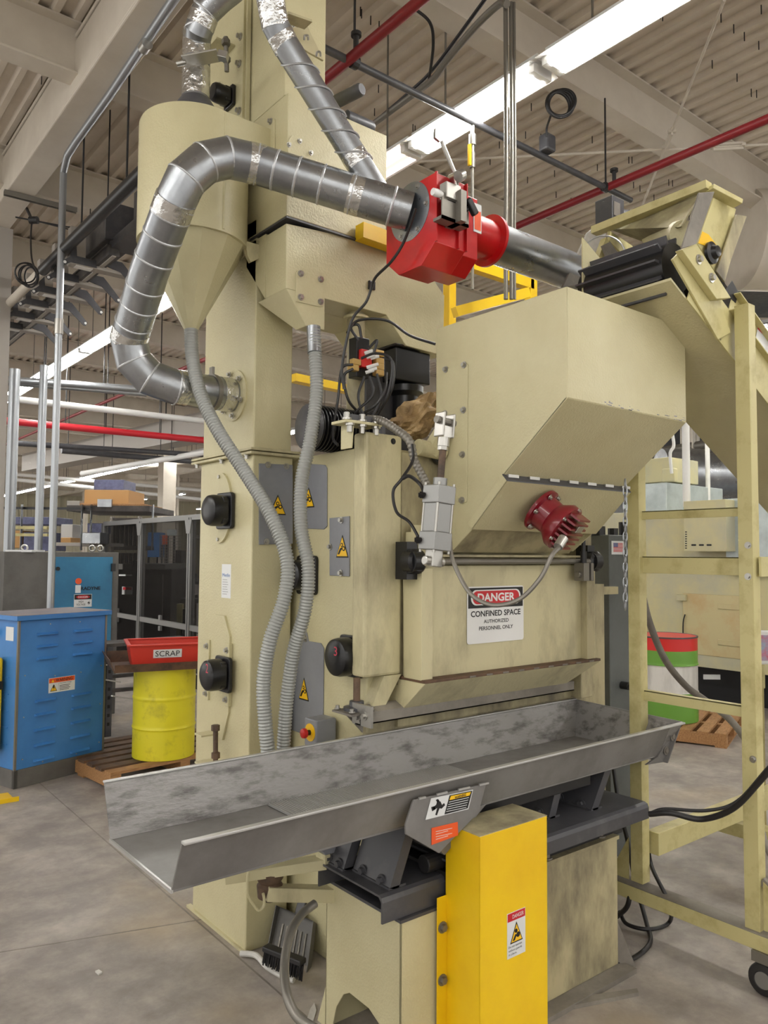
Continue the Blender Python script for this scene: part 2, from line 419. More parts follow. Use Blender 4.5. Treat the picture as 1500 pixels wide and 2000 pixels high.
ORD = ['first', 'second', 'third', 'fourth', 'fifth', 'sixth', 'seventh', 'eighth', 'ninth', 'tenth', 'eleventh', 'twelfth', 'thirteenth', 'fourteenth', 'fifteenth', 'sixteenth', 'seventeenth', 'eighteenth', 'nineteenth', 'twentieth']
yy = y3+2.36; k = 0
while yy < 30:
    dup(FX, (0, yy-y3, 0), '%s lit fluorescent fixture beyond the cyclone in the row over the blue cabinet' % ORD[k+1]); yy += 2.36; k += 1
for r_i, xr in enumerate((9.6, 15.8, 22, 28, 34)):
    yy = 2.0; k = 0
    while yy < 48:
        dup(FX, (xr-3.47, yy-y3, 0), '%s lit fluorescent fixture from the near end of the %s row across the hall' % (ORD[k], ORD[r_i+1])); k += 1
        yy += 2.36 if xr < 12 else 4.72
    if r_i == 0:
        pass
for k, yy in enumerate((-5, -2.6, -.2, 2.2, 4.6, 7.0)):
    dup(FX, (-2.6-3.47, yy-y3, 0), '%s fluorescent fixture of the row left behind the viewer' % ORD[k])
for k, yy in enumerate((yj-4.72, yj-7.1)): dup(FX, (0, yy-y3, 0), '%s fluorescent fixture of the near row behind the viewer' % ORD[k])
for k, yy in enumerate((-5, -2.6, -.2)): dup(FX, (9.6-3.47, yy-y3, 0), '%s fluorescent fixture of the row right behind the conveyor' % ORD[k])

# ------------------------------------------------------------------ pipes, rods and cables under the roof
def pipe(name, mat, pts, r, label, cat='pipe', smooth=0, seg=12, group=None):
    mb = MB(); mb.tube(pts, r, seg, smooth); return tag(mb.build(name, mat, smooth=True), label, cat, group)
t = thing('water_pipe', 'dark horizontal pipe crossing under the roof right of the elevator head', 'pipe', at(600, 78, Z=4.5))
mb = MB(); mb.tube([at(590, 73, Z=4.5), at(1232, 391, Z=4.5)], .022, 12); mb.build('pipe_run', 'charcoal', t, True)
for px, py in ((692, 122), (1183, 366)):
    p = at(px, py, Z=4.5); mb = MB(); mb.bar(p, (p.x, p.y, 5.2), .010, .010); mb.tube([p-V((.02, 0, 0)), p+V((.02, 0, 0))], .036, 12); mb.build('hanger', 'dark_rubber', t)
p = at(923, 240, Z=4.5); mb = MB(); mb.cyl(p, p-UZ*.25, .014); mb.cyl(p-UZ*.08, p-UZ*.15, .024); mb.build('drop_pipe', 'zinc', t, True)
mb = MB(); mb.cyl(p-UZ*.22, p-UZ*1.1, .010); mb.cyl(p-UZ*.2, p-UZ*.3, .018); mb.build('air_drop', 'steel_dull', t, True)
mb = MB(); mb.box(p.x-.045, p.x-.03, p.y-.02, p.y, p.z-.3, p.z-.16); mb.build('valve_lever', 'yellow', t)
rp = at(1000, 448, Z=4.5)
for xx, lab, kk in ((2.5, 'dark red sprinkler pipe crossing above the slanting small duct', 4), (4.93, 'dark red sprinkler pipe running behind the conveyor head at upper right', 3)):
    t = thing('sprinkler_pipe', lab, 'pipe', (xx, 3, 4.5), 'sprinkler pipes under the roof')
    mb = MB(); mb.tube([(xx, -3, 4.5), (xx, 30, 4.5)], .03, 12); mb.build('pipe_run', 'sprinkler_red', t, True)
    for yy in (5.75, 7.95):
        mb = MB(); mb.bar((xx, yy, 4.5), (xx, yy, 5.2), .008, .008); mb.tube([(xx, yy-.015, 4.5), (xx, yy+.015, 4.5)], .042, 12); mb.build('hanger', 'dark_rubber', t)
    for yy in (3.4, 4.9):
        mb = MB(); mb.cyl((xx, yy, 4.5), (xx, yy, 4.62), .015); mb.cyl((xx, yy, 4.6), (xx, yy, 4.62), .03); mb.build('sprinkler_head', 'dark_rubber', t)
# rod braces with turnbuckles
def brace(label, a, b_, tb):
    t = thing('roof_brace', label, 'rod', a, 'thin rod braces under the roof'); mb = MB(); mb.cyl(a, b_, .011, 8); mb.build('rod', 'beam', t)
    c = a.lerp(b_, tb); d = (b_-a).normalized(); s = d.cross(V((0, 1, 0)) if abs(d.y) < .9 else V((1, 0, 0))).normalized()*.022
    mb = MB(); mb.bar(c-d*.12+s, c+d*.12+s, .015, .02); mb.bar(c-d*.12-s, c+d*.12-s, .015, .02); mb.bar(c-d*.13, c-d*.10, .06, .025); mb.bar(c+d*.10, c+d*.13, .06, .025)
    mb.build('turnbuckle', 'beam', t)
brace('pale rod with a turnbuckle rising steeply at upper right', at(1255, 400, Z=5.05), at(1415, 0, Z=5.15), .42)
brace('pale rod with a turnbuckle running level across the upper right', at(760, 318, Z=5.1), at(1500, 282, Z=5.1), .9)
# grey cable pair coming down from the roof
def cable(name, label, pts, r, mat='cable', cat='cable', group=None, k=8):
    return pipe(name, mat, pts, r, label, cat, smooth=k, seg=8, group=group)
t = thing('cable_bundle', 'grey taped cable bundle sweeping over to the hanging vertical conduit', 'cable', at(990, 5, Z=5.0))
mb = MB(); mb.tube([at(712, 255, Z=4.95), at(800, 190, Z=4.95), at(845, 155, Z=4.9), at(875, 115, Z=4.9), at(930, 50, Z=4.9), at(975, 8, Z=4.9), at(990, 8, Z=4.85)], .022, 10, 8); mb.build('sleeve', 'steel_dull', t, True)
mb = MB(); mb.tube([at(715, 252, Z=5.0), at(800, 180, Z=5.0), at(850, 130, Z=5.0), at(950, -5, Z=5.0)], .012, 8, 8); mb.build('side_cable', 'cable', t, True)
mb = MB(); mb.tube([at(838, 155, Z=4.92), at(846, 90, Z=4.95), at(840, 45, Z=5.0), at(808, 15, Z=5.05)], .010, 8, 8); mb.build('loop_cable', 'cable', t, True)
p = at(994, 5, Z=4.9)
t = thing('hanging_conduit', 'thin vertical conduit hanging beside the lit tubes, right of the damper', 'conduit', p)
for s, r in ((-.02, .013), (.012, .012), (.03, .008)):
    q = p+RT*s; mb = MB(); mb.tube([q, q-UZ*.9+RT*.004, q-UZ*1.4, q-UZ*1.75], r, 10, 4); mb.build('riser', 'steel_dull', t, True)
# pendant coil and box
t = thing('pendant_drop', 'black coiled cord with a small box hanging from the roof beam', 'cord', at(1090, 200, Z=4.75))
mb = MB(); c = at(1094, 205, Z=4.75)
for i in range(5):
    mb.torus(c+RT*.006*(i-2)+UZ*.004*i, FWD+RT*(.15*i-.3), .085+.004*(i % 3), .010, 32, 8)
mb.build('coil', 'cable', t, True)
mb = MB(); mb.tube([at(1076, 225, Z=4.7), at(1068, 250, Z=4.65), at(1068, 268, Z=4.6)], .008, 8, 4); mb.build('cord', 'cable', t, True)
c = at(1069, 281, Z=4.58); mb = MB(); mb.box(c.x-.05, c.x+.05, c.y-.04, c.y+.04, c.z-.06, c.z+.06); mb.build('outlet_box', 'charcoal', t, bevel=.015)
# steel conduit bending down to the floor on the left
t = thing('conduit_pole', 'tall galvanized conduit coming off the girder and dropping behind the blue cabinet', 'conduit', (1.9, 6.8, 0))
pts = [at(352, -20, Z=5.05), at(215, 185, Z=5.05), at(150, 275, Z=5.05), at(132, 303, Z=5.02), at(124, 335, Y=6.84)]
b0 = pts[-1]; b0.y = 6.84
mb = MB(); mb.tube(pts+[at(121, 420, X=b0.x, D=None) if False else V((b0.x, b0.y, 4.3)), V((b0.x, b0.y, 0.0))], .03, 14); mb.build('pipe_run', 'galv_pipe', t, True)
mb = MB(); mb.cyl((b0.x, b0.y, 3.55), (b0.x, b0.y, 3.68), .036); p = at(288, 85, Z=5.0); q = at(280, 96, Z=5.0); mb.cyl(p, q, .037); mb.build('coupling', 'zinc', t, True)
p0, p1 = at(8, 372, Z=5.07), at(150, 408, Z=5.07)
mb = MB(); mb.bar(p0, p1, .045, .012)
d = (p1-p0).normalized(); s = V((-d.y, d.x, 0))*.02
mb.bar(p0+s-UZ*.02, p1+s-UZ*.02, .004, .045); mb.bar(p0-s-UZ*.02, p1-s-UZ*.02, .004, .045)
for i in range(9):
    c = p0.lerp(p1, (i+.6)/9.4); mb.bar(c-d*.02-UZ*.007, c+d*.02-UZ*.007, .016, .004)
tag(mb.build('strut_channel', 'steel_dull'), 'slotted grey strut channel clamped under the big girder', 'bracket')
# dark painted pipe then cream pipe
t = thing('large_pipe', 'slanting pipe, black then cream, running above the busway', 'pipe', (1.75, 5, 4.1))
a, b_ = at(285, 330, Z=4.3), at(92, 530, Z=4.3)
mb = MB(); mb.tube([V((a.x, a.y-1.5, 4.3)), V((a.x, b_.y, 4.3))], .05, 14); mb.build('black_section', 'black', t, True)
mb = MB(); mb.tube([V((a.x, b_.y, 4.3)), V((a.x, 16, 4.3))], .045, 14); mb.build('cream_section', 'beam', t, True)
for yy in (5.4, 6.4):
    mb = MB(); mb.bar((a.x, yy, 4.3), (a.x, yy, 5.2), .012, .012); mb.build('hanger', 'dark_rubber', t)
# thin rods and black cable with coil on the left
mb = MB(); mb.tube([at(30, 424, Z=4.9), at(130, 443, Z=4.9), at(225, 452, Z=4.9)], .008, 8); mb.tube([at(70, 431, Z=4.9), at(150, 452, Z=4.85), at(225, 470, Z=4.8)], .007, 8, 4)
mb.cyl(at(58, 430, Z=4.9), at(74, 430, Z=4.9), .035, 12); mb.tube([at(62, 428, Z=4.9), at(52, 407, Z=5.1)], .014, 8)
tag(mb.build('junction_rods', 'dark_rubber', smooth=True), 'black junction knob with thin cables below the deck at left', 'cable')
mb = MB(); mb.tube([at(62, 434, Z=4.88), at(60, 470, Z=4.6), at(63, 510, Z=4.3), at(75, 535, Z=4.1)], .008, 8, 8)
c = at(55, 533, Z=4.2)
for i in range(5): mb.torus(c+RT*.012*(i-2)-UZ*.01*i, FWD+RT*(.3*i-.6)+UZ*.2, .085+.012*(i % 2), .007, 28, 6)
tag(mb.build('hanging_cable_coil', 'cable', smooth=True), 'loose black cable coil hanging beside the cream pipe at left', 'cable coil')
# ------------------------------------------------------------------ overhead busway with hanger arms
KB = 1.31; BX = 1.72*KB; BZ = 1.7+1.95*KB
t = thing('busway', 'dark overhead busway trunk running along the hall at left', 'busway', (BX, 7, BZ))
mb = MB(); mb.box(BX-.045, BX+.045, 6.5, 18, BZ-.04, BZ+.04); mb.box(BX-.06, BX+.06, 6.5, 18, BZ+.04, BZ+.052); mb.build('trunk', 'bus_grey', t)
mb = MB(); mb.box(BX-.016, BX+.016, 6.5, 18, BZ-.05, BZ-.04); mb.build('cover_strip', 'bus_light', t)
def plug(y, label):
    t = thing('plug_in_bracket', label, 'bracket', (BX, y, BZ), 'plug-in bracket units along the busway')
    o = V((BX, y, BZ))
    def bb(x0, x1, y0, y1, z0, z1, mb): mb.box(BX+x0*KB, BX+x1*KB, y+y0*KB, y+y1*KB, BZ+z0*KB, BZ+z1*KB)
    mb = MB(); bb(-.20, -.10, -.035, .035, 0, .20, mb); bb(-.2, .2, -.04, .04, -.055, -.03, mb); mb.build('housing', 'bus_light', t, bevel=.006)
    arm = [(-.20, .13), (-.17, .13), (-.16, 0), (-.03, 0), (-.03, -.05), (-.2, -.05), (-.235, -.075), (-.255, -.055), (-.20, -.01)]
    mb = MB(); mb.prism([o+V((a, -.045, z))*KB for a, z in arm], (0, .012, 0)); mb.build('left_arm', 'charcoal', t)
    arm = [(.03, .03), (.14, .03), (.17, 0), (.27, -.11), (.255, -.135), (.235, -.13), (.13, -.04), (.03, -.02)]
    mb = MB(); mb.prism([o+V((a, -.045, z))*KB for a, z in arm], (0, .012, 0)); mb.build('right_arm', 'charcoal', t)
    for a, z in ((-.237, -.058), (.252, -.115)):
        mb = MB(); c = o+V((a, -.047, z))*KB; mb.cyl(c, c-V((0, .004, 0)), .013, 10); mb.build('eyelet', 'white', t)
    mb = MB(); bb(-.202, -.2, -.025, .02, .03, .1, mb); mb.build('side_label', 'white', t)
    mb = MB(); bb(-.16, -.05, -.03, .03, -.058, -.055, mb); mb.build('label_plate', 'white', t)
    return t
y0 = 5.25*KB
p_ = plug(y0, 'first busway bracket with two dark arms, nearest the dark switch box')
for i, yy in enumerate((5.62, 5.99, 6.36, 6.75, 7.12)):
    dup(p_, (0, yy*KB-y0, 0), 'busway bracket with dark arms, %s behind the switch box' % ['second', 'third', 'fourth', 'fifth', 'last'][i])
t = thing('switch_box', 'dark grey switch box hung on the busway beside the cyclone', 'switch box', (BX, 5.2*KB, BZ))
mb = MB(); mb.box(1.66*KB, 1.86*KB, 4.95*KB, 5.45*KB, BZ+.09, BZ+.39); mb.build('housing', 'bus_grey', t, bevel=.008)
mb = MB(); mb.box(1.65*KB, 1.87*KB, 4.93*KB, 4.95*KB, BZ+.08, BZ+.40); mb.build('lid', 'charcoal', t)
mb = MB(); mb.bar((BX, 6.7, BZ+.3), (BX, 6.7, 5.58), .010, .010); mb.build('hanger', 'dark_rubber', t)
t = thing('switch_box', 'square dark switch box on the busway, right behind the cyclone body', 'switch box', (BX, 4.6*KB, BZ))
mb = MB(); mb.box(1.76*KB, 1.98*KB, 4.45*KB, 4.75*KB, BZ+.1, BZ+.42); mb.build('housing', 'bus_grey', t, bevel=.008)
mb = MB(); mb.box(1.70*KB, 1.86*KB, 4.5*KB, 5.0*KB, BZ+.02, BZ+.1); mb.build('bracket', 'charcoal', t)
# far pipes, horizontal across the aisle at left
def pipe_h(mat, pts, r, lab):
    t = thing('overhead_pipe', lab, 'pipe', pts[0]); mb = MB(); mb.tube(pts, r, 12); mb.build('pipe_run', mat, t, True)
    for f in (.25, .7):
        c = pts[0].lerp(pts[-1], f); mb = MB(); mb.bar(c, (c.x, c.y, 5.59), .012, .012); mb.build('hanger', 'dark_rubber', t)
for lab, mat, r, pts in (
    ('pale horizontal pipe behind the big elbow duct, below the far tubes', 'galv_pipe', .05, (at(15, 742, Y=11), at(275, 760, Y=11))),
    ('white horizontal pipe running over to the elevator tower', 'white', .05, (at(15, 778, Y=12), at(420, 825, Y=12))),
    ('bright red sprinkler main left of the elevator tower', 'bright_red_pipe', .055, (at(12, 822, Y=12.5), at(420, 862, Y=12.5))),
    ('thin grey pipe under the lit row at left', 'galv_pipe', .035, (at(15, 748, Y=11.2), at(285, 770, Y=11.2))),
    ('cream conduit low along the far wall', 'white', .07, (at(15, 925, Y=30), at(420, 960, Y=30))),
    ('second cream conduit low along the far wall', 'white', .07, (at(15, 935, Y=30.4), at(420, 978, Y=30.4))),
    ('pale pipe slanting down to the left behind the elevator tower', 'white', .06, (at(160, 925, Y=18), at(420, 880, Y=14))),
    ('thin pale pipe just under the slanting one behind the tower', 'beam', .05, (at(270, 915, Y=24), at(420, 895, Y=22))),
    ('grey pipe bank edge behind the rack top', 'beam', .12, (at(235, 940, Y=34), at(420, 948, Y=34))),
    ('dark pipe crossing above the rack behind the tower', 'charcoal', .06, (at(120, 880, Y=16), at(420, 905, Y=16))),
    ('dark pipe crossing high at left under the red main', 'charcoal', .05, (at(20, 865, Y=15), at(420, 890, Y=15)))):
    pipe_h(mat, pts, r, lab)
for k, (px, yt, lab) in enumerate(((75, 745, 'grey vertical pole left of the conduit pole'), (18, 800, 'grey vertical downpipe at the left picture edge'))):
    a = at(px, 1060, Y=10.5 if k == 0 else 9.6)
    mb = MB(); mb.cyl((a.x, a.y, 0), (a.x, a.y, 4.1 if k == 0 else 3.8), .05 if k == 0 else .06); tag(mb.build('pipe_post', 'galv_pipe', smooth=True), lab, 'pole')
a = at(325, 1000, Y=22); mb = MB(); mb.box(a.x-.2, a.x+.2, a.y-.2, a.y+.2, 0, 5.1); struct(mb.build('trim_%d' % n, 'beam')); n += 1
# air ducts far away
a, b_ = at(60, 905, Y=24), at(420, 830, Y=14)
t = thing('air_duct', 'grey rectangular air duct crossing the far left hall', 'duct', a)
mb = MB(); mb.bar(a, b_, .5, .5); mb.build('duct_wall', 'bus_light', t)
for f in (.2, .5, .8):
    c = a.lerp(b_, f); mb = MB(); mb.bar(c, (c.x, c.y, 5.59), .02, .02); mb.build('hanger', 'dark_rubber', t)
# ------------------------------------------------------------------ bucket elevator tower
E_ = thing('bucket_elevator', 'tall cream bucket elevator tower standing left of the blast cabinet', 'elevator', (1.68, 3.02, 0))
mb = MB(); mb.box(1.68, 1.885, 3.02, 3.54, 0, 2.135); mb.build('lower_casing', 'cream', E_, bevel=.006)
mb = MB(); mb.box(1.668, 1.69, 3.0, 3.58, -.0, .012); mb.build('floor_flange', 'cream_dirty', E_)
mb = MB(); mb.box(1.655, 1.91, 2.995, 3.60, 2.135, 2.147); mb.box(1.655, 1.91, 2.995, 3.60, 2.152, 2.163); fl = mb.build('joint_flange', 'cream_dirty', E_, bevel=.002)
bolts(fl, [(1.668, y, 2.135) for y in (3.06, 3.3, 3.56)], (0, 0, -1), .008, .018)
mb = MB(); mb.box(1.68, 1.875, 3.02, 3.52, 2.163, 3.2); mb.build('upper_casing', 'cream', E_, bevel=.006)
mb = MB(); mb.box(1.68, 1.89, 2.80, 3.09, 3.662, 4.9); mb.box(1.686, 1.9, 3.0, 3.5, 3.18, 4.9); mb.build('head_casing', 'cream', E_, bevel=.004)
mb = MB(); mb.box(1.672, 1.68, 3.105, 3.53, 3.66, 4.30); mb.prism([(1.672, 3.53, 3.66), (1.672, 3.60, 3.72), (1.672, 3.60, 4.2), (1.672, 3.53, 4.30)], (.008, 0, 0))
for y in (3.105, 3.14): mb.box(1.66, 1.672, y, y+.006, 3.6, 4.45)
tp = mb.build('take_up_plate', 'cream', E_)
bolts(tp, [at(px, py, X=1.672) for px, py in ((470, 72), (428, 168), (468, 125), (468, 217))], NX, .011, .02)
mb = MB(); mb.cyl(at(441, 72, X=1.60), at(443, 140, X=1.62), .011, 10); mb.cyl(at(441, 78, X=1.6), at(441.5, 88, X=1.6), .02, 6); mb.cyl(at(442, 112, X=1.61), at(442, 120, X=1.61), .02, 6); mb.build('adjusting_screw', 'steel_dull', tp)
mb = MB(); c = at(447, 103, X=1.67); mb.box(1.575, 1.672, c.y-.06, c.y+.06, c.z, c.z+.008); mb.build('screw_bracket', 'cream', tp)
def bearing(parent, c, nrm, s, r, name='bearing'):
    c = V(c); n = V(nrm); u = V((0, 1, 0)) if abs(n.x) > .5 else V((1, 0, 0)); k = s/2
    mb = MB(); q = []
    for a, b_ in rrect(-k, -k*1.12, k, k*1.12, k*.22, 3): q.append(c+u*a+UZ*b_)
    mb.prism(q, n*.018); q2 = [c+n*.018+u*a+UZ*b_ for a, b_ in rrect(-k*.82, -k*.86, k*.82, k*.86, k*.3, 3)]
    mb.prism(q2, n*.03)
    B_ = mb.build(name, 'black', parent, bevel=.004)
    mb = MB(); mb.lathe(c+n*.03, [(r, 0), (r, .045), (r*.94, .062), (r*.8, .07), (r*.3, .073)], 28, n); cap = mb.build('cap', 'black', B_, True); cap.location = (0, 0, 0)
    return B_
cpt = at(432, 992, X=1.68)
mb = MB(); u, v, nn = XF; mb.prism([cpt+u*a+v*b_ for a, b_ in ngon(-.0, 0, .118, .165, 36)], NX*.012); rp_ = mb.build('round_cover', 'cream', E_)
bolts(rp_, [cpt+v*.145+NX*.006, cpt-v*.148+NX*.006, cpt-u*-.10+NX*.006+v*.02], NX, .009, .014)
bearing(E_, at(443, 998, X=1.674), NX, .15, .072)
cpt = at(430, 1312, X=1.68)
hx = [(-.115, -.10), (-.115, .17), (-.06, .26), (.05, .26), (.105, .17), (.105, -.17), (.05, -.30), (-.06, -.28)]
mb = MB(); mb.prism([cpt+u*a+v*b_ for a, b_ in hx], NX*.010); mb.build('octagonal_cover', 'cream', E_)
for a in (-.1, .1):
    mb = MB(); mb.prism([cpt+u*(a-.02)+v*.14, cpt+u*(a+.02)+v*.14, cpt+u*(a+.02)-v*.14, cpt+u*(a-.02)-v*.14], NX*.02); gs = mb.build('guide_strip', 'cream', E_, bevel=.003)
    bolts(gs, [cpt+u*a+v*.11+NX*.02, cpt+u*a-v*.11+NX*.02], NX, .009, .014)
B2 = bearing(E_, at(440, 1316, X=1.66), NX, .14, .07)
c2 = at(408, 1305, X=1.55)
lettering('2', 'pen_red', B2, (c2.x, c2.y, c2.z), XF, 0, 0, .022, .04, .01, 'handwritten_number').location = (0, 0, 0)
for py in (1432, 1487):
    c = at(424, py, X=1.68); mb = MB(); mb.box(1.585, 1.68, c.y-.035, c.y+.035, c.z, c.z+.008); mb.build('screw_bracket', 'cream_dirty', E_)
a, b_ = at(421, 1416, X=1.62), at(421, 1492, X=1.62)
mb = MB(); mb.cyl(a, b_, .011, 10); mb.cyl(a, a-UZ*.025, .019, 6); mb.cyl(b_+UZ*.05, b_+UZ*.025, .019, 6); mb.build('adjusting_screw', 'rusty', E_)
bearing(E_, at(452, 193, X=1.672), NX, .09, .045)
c = at(442, 1136, X=1.68)
lb = sheet('data_label', 'label_white', E_, c, XF, [rect(-.045, -.075, .045, .08)], .001)
lettering('Metfin', 'blue', lb, c, XF, 0, .03, .072, .016, .0016).location = (0, 0, 0)
sheet('print_lines', 'ink', lb, c, XF, [rect(-.034, .008-.011*i, .010+.005*(i % 3), .0095-.011*i) for i in range(7)], .0004, .001)
# grey warning plate on the front of the tower
def plate(parent, pts, nrm, mat='panel_grey', t=.005, name='grey_plate', bolts_at=()):
    mb = MB(); n = V(nrm); P = [V(p) for p in pts]; mb.prism(P, n*t); o = mb.build(name, mat, parent, bevel=.002)
    if bolts_at: bolts(o, [V(p)+n*t for p in bolts_at], n, .009, .014)
    return o
Y0 = 3.02
pts = [at(x, y, Y=Y0) for x, y in ((505, 905), (571, 908), (571, 1062), (505, 1064))]
g1p = plate(E_, pts, NY, bolts_at=[at(522, 908, Y=Y0), at(558, 911, Y=Y0), at(519, 1058, Y=Y0)])
gear_warning(g1p, at(541, 986, Y=Y0), YF, 0, 0, .086, .09, .006)

# ------------------------------------------------------------------ blast cabinet
B = thing('blast_cabinet', 'cream shot blast cabinet with grey warning plates behind the steel trough', 'machine', (2.5, 2.7, 0))
BXX, FY = 1.92, 2.44
mb = MB(); mb.box(BXX, 3.28, FY+.06, 3.4, 0, 2.14); mb.build('body', 'cream', B, bevel=.008)
mb = MB(); mb.box(1.90, 3.3, FY+.036, FY+.062, 0, 1.055); mb.build('lower_front', 'cream_grime_shade', B, bevel=.008)
mb = MB()
prof = [(1.86, FY), (2.05, FY), (2.05, FY+.085), (1.86, FY+.085)]
mb.prism([(x, y, 1.215) for x, y in prof], UZ*.972)
mb.build('corner_post', 'cream_dirty', B, bevel=.012)
mb = MB(); mb.box(2.05, 2.34, FY+.005, FY+.07, 1.66, 2.12); mb.box(2.05, 3.28, FY+.02, FY+.07, 1.0, 1.7); mb.build('front_wall', 'cream_grime_shade', B)
mb = MB(); mb.box(3.17, 3.26, FY-.04, FY+.05, 1.0, 1.9); mb.build('right_post', 'cream_grime_shade', B, bevel=.004)
mb = MB(); mb.prism([(1.96, FY, 1.215), (2.05, FY, 1.215), (1.97, FY, 1.10), (1.9, FY, 1.10)], (0, .06, 0)); mb.build('gusset', 'cream_dirty', B)
bolts(B, [at(768, 862, Y=FY)], NY, .008, .004, 'ink')
# grey plates on the left side
def side_plate(px, bl, tr, tw=.062, th=.088, r=.0):
    P = [at(x, y, X=BXX) for x, y in px]; o = plate(B, P, NX, bolts_at=[at(x, y, X=BXX) for x, y in bl])
    if tr: gear_warning(o, at(tr[0], tr[1], X=BXX), XF, 0, 0, tw, th, .006)
side_plate([(592, 905), (636, 908), (640, 914), (640, 1028), (634, 1034), (592, 1032)], [], (605, 972), .095, .09)
side_plate([(645, 1012), (684, 1008), (684, 1126), (645, 1124)], [(647, 1068), (669, 1016), (668, 1119)], (671, 1067), .088, .095)
side_plate([(572, 1244), (600, 1234), (604, 1252), (628, 1256), (634, 1266), (632, 1440), (626, 1446), (570, 1425)], [(599, 1247)], (596, 1345), .08, .1)
Bb = bearing(B, at(603, 1123, X=BXX), NX, .155, .066)
B3 = bearing(B, at(690, 1281, X=BXX), NX, .15, .078)
c3 = at(656, 1272, X=1.81); c3.x = 1.812
lettering('3', 'pen_red', B3, c3, XF, 0, 0, .022, .036, .004, 'handwritten_number').location = (0, 0, 0)
# E-stop box
c = at(645, 1424, X=1.90)
es = MB(); es.prism([at(x, y, Y=c.y-.035) for x, y in ((652, 1412), (677, 1402), (677, 1440), (652, 1447))], (0, .09, 0)); es.bm.clear()
es.box(1.80, 1.90, c.y-.045, c.y+.045, c.z-.06, c.z+.055); eb = es.build('emergency_stop_box', 'panel_grey', B, bevel=.006)
c = V((1.80, c.y, c.z)); mb = MB(); mb.lathe(c, [(.036, 0), (.036, .003)], 28, NX); mb.build('yellow_ring', 'label_yellow', eb)
mb = MB(); mb.lathe(c+NX*.003, [(.011, 0), (.012, .02)], 18, NX); mb.build('stem', 'black', eb)
mb = MB(); mb.lathe(c+NX*.022, [(.019, 0), (.021, .006), (.019, .016), (.01, .02)], 20, NX); mb.build('red_button', 'drum_red', eb, True)
# screw jack with flange bearing
a = at(694, 1326, Y=FY+.04); b_ = at(693, 1368, Y=FY+.03)
mb = MB(); mb.cyl(V((a.x, FY+.03, 1.215)), V((a.x, FY+.03, 1.10)), .014); mb.build('lead_screw', 'rusty', B, True)
cz = 1.095
mb = MB(); mb.box(a.x-.075, a.x+.045, FY-.04, FY+.09, cz-.012, cz-.004); mb.prism([(a.x-.05, FY+.04, cz-.012), (a.x+.04, FY+.04, cz-.012), (a.x+.04, FY+.04, cz-.10)], (0, .008, 0))
jb = mb.build('jack_bracket', 'dusty_steel', B)
mb = MB(); mb.lathe((a.x, FY+.03, cz-.004), [(.052, 0), (.052, .012), (.03, .016), (.028, .035), (.014, .036)], 24); mb.build('flange_bearing', 'charcoal', jb, True)
bolts(jb, [(a.x+dx, FY+.03+dy, cz) for dx, dy in ((-.06, -.05), (.035, -.05), (-.06, .045), (.035, .045))], UZ, .008, .014)
# angle rail in front
X0, X1 = at(727, 1413, Y=FY-.03).x, 3.12
z0, z1 = at(727, 1413, Y=FY-.03).z, at(742, 1385, Y=FY-.03).z
mb = MB(); mb.box(X0-.06, X1, FY-.035, FY-.030, z0, z1-.01); mb.box(X0-.06, X1, FY-.035, FY-.0, z0, z0+.005); mb.prism([(X0-.06, FY-.035, z1-.01), (X1, FY-.035, z1-.01), (X1, FY+.02, z1+.01), (X0-.06, FY+.02, z1+.01)], (0, 0, .004))
ar = mb.build('angle_rail', 'dusty_steel', B)
mb = MB(); mb.box(X0-.06, X0-.05, FY-.10, FY+.02, z0-.0, z1+.03); mb.build('rail_end_plate', 'zinc', ar)
bolts(ar, [(X0-.06, FY-.06, z0+.04), (X0-.06, FY-.02, z0+.03)], NX, .010, .014)
# ------------------------------------------------------------------ front door
D_ = thing('blast_door', 'hinged cream front door carrying the danger sign, under the feed hopper', 'door', (2.6, 2.36, 1.1))
DY = 2.36; dx0, dx1 = 2.10, 3.13
P = lambda x, y, Y=DY: at(x, y, Y=Y)
mb = MB(); mb.box(dx0, dx1, DY, DY+.012, 1.19, 1.655); mb.box(dx0-.03, dx1+.02, DY+.012, 2.455, 1.18, 1.64); mb.build('door_panel', 'cream_dirty', D_, bevel=.003)
# left side flange and lip
mb = MB(); mb.prism([(2.055, 2.44, 1.625), (2.055, 2.325, 1.645), (2.055, 2.325, 1.20), (2.055, 2.43, 1.20)], (.008, 0, 0))
mb.box(2.055, 2.115, 2.322, 2.328, 1.20, 1.645); mb.box(2.108, 2.115, 2.328, 2.36, 1.2, 1.645)
mb.build('left_flange', 'cream_dirty', D_, bevel=.002)
mb = MB(); mb.box(3.115, 3.175, 2.322, 2.328, 1.20, 1.63); mb.box(3.17, 3.178, 2.32, 2.44, 1.2, 1.63); mb.box(3.115, 3.122, 2.325, 2.36, 1.2, 1.63); mb.build('right_flange', 'cream_grime_shade', D_, bevel=.002)
# lower flared skirt with ledge
A = [V((2.055, 2.30, 1.205)), V((3.19, 2.30, 1.205)), V((3.19, 2.50, 1.205)), V((2.055, 2.50, 1.205))]
A2 = [q-UZ*.012 for q in A]
Bq = [V((2.03, 2.42, 1.07)), V((3.05, 2.42, 1.07)), V((3.05, 2.54, 1.07)), V((2.03, 2.54, 1.07))]
mb = MB(); mb.loft(A2, Bq); mb.build('skirt', 'cream_dirty', D_, bevel=.003)
mb = MB(); mb.prism(A, UZ*-.012); mb.build('ledge', 'wood_dark', D_, bevel=.002)
mb = MB(); mb.cyl((2.02, 2.33, 1.672), (3.2, 2.33, 1.672), .013, 14); sh = mb.build('pivot_shaft', 'steel_dull', D_, True)
mb = MB(); mb.box(2.1, 3.1, 2.34, 2.44, 1.69, 1.70); mb.build('top_ledge', 'cream_grime_shade', D_)
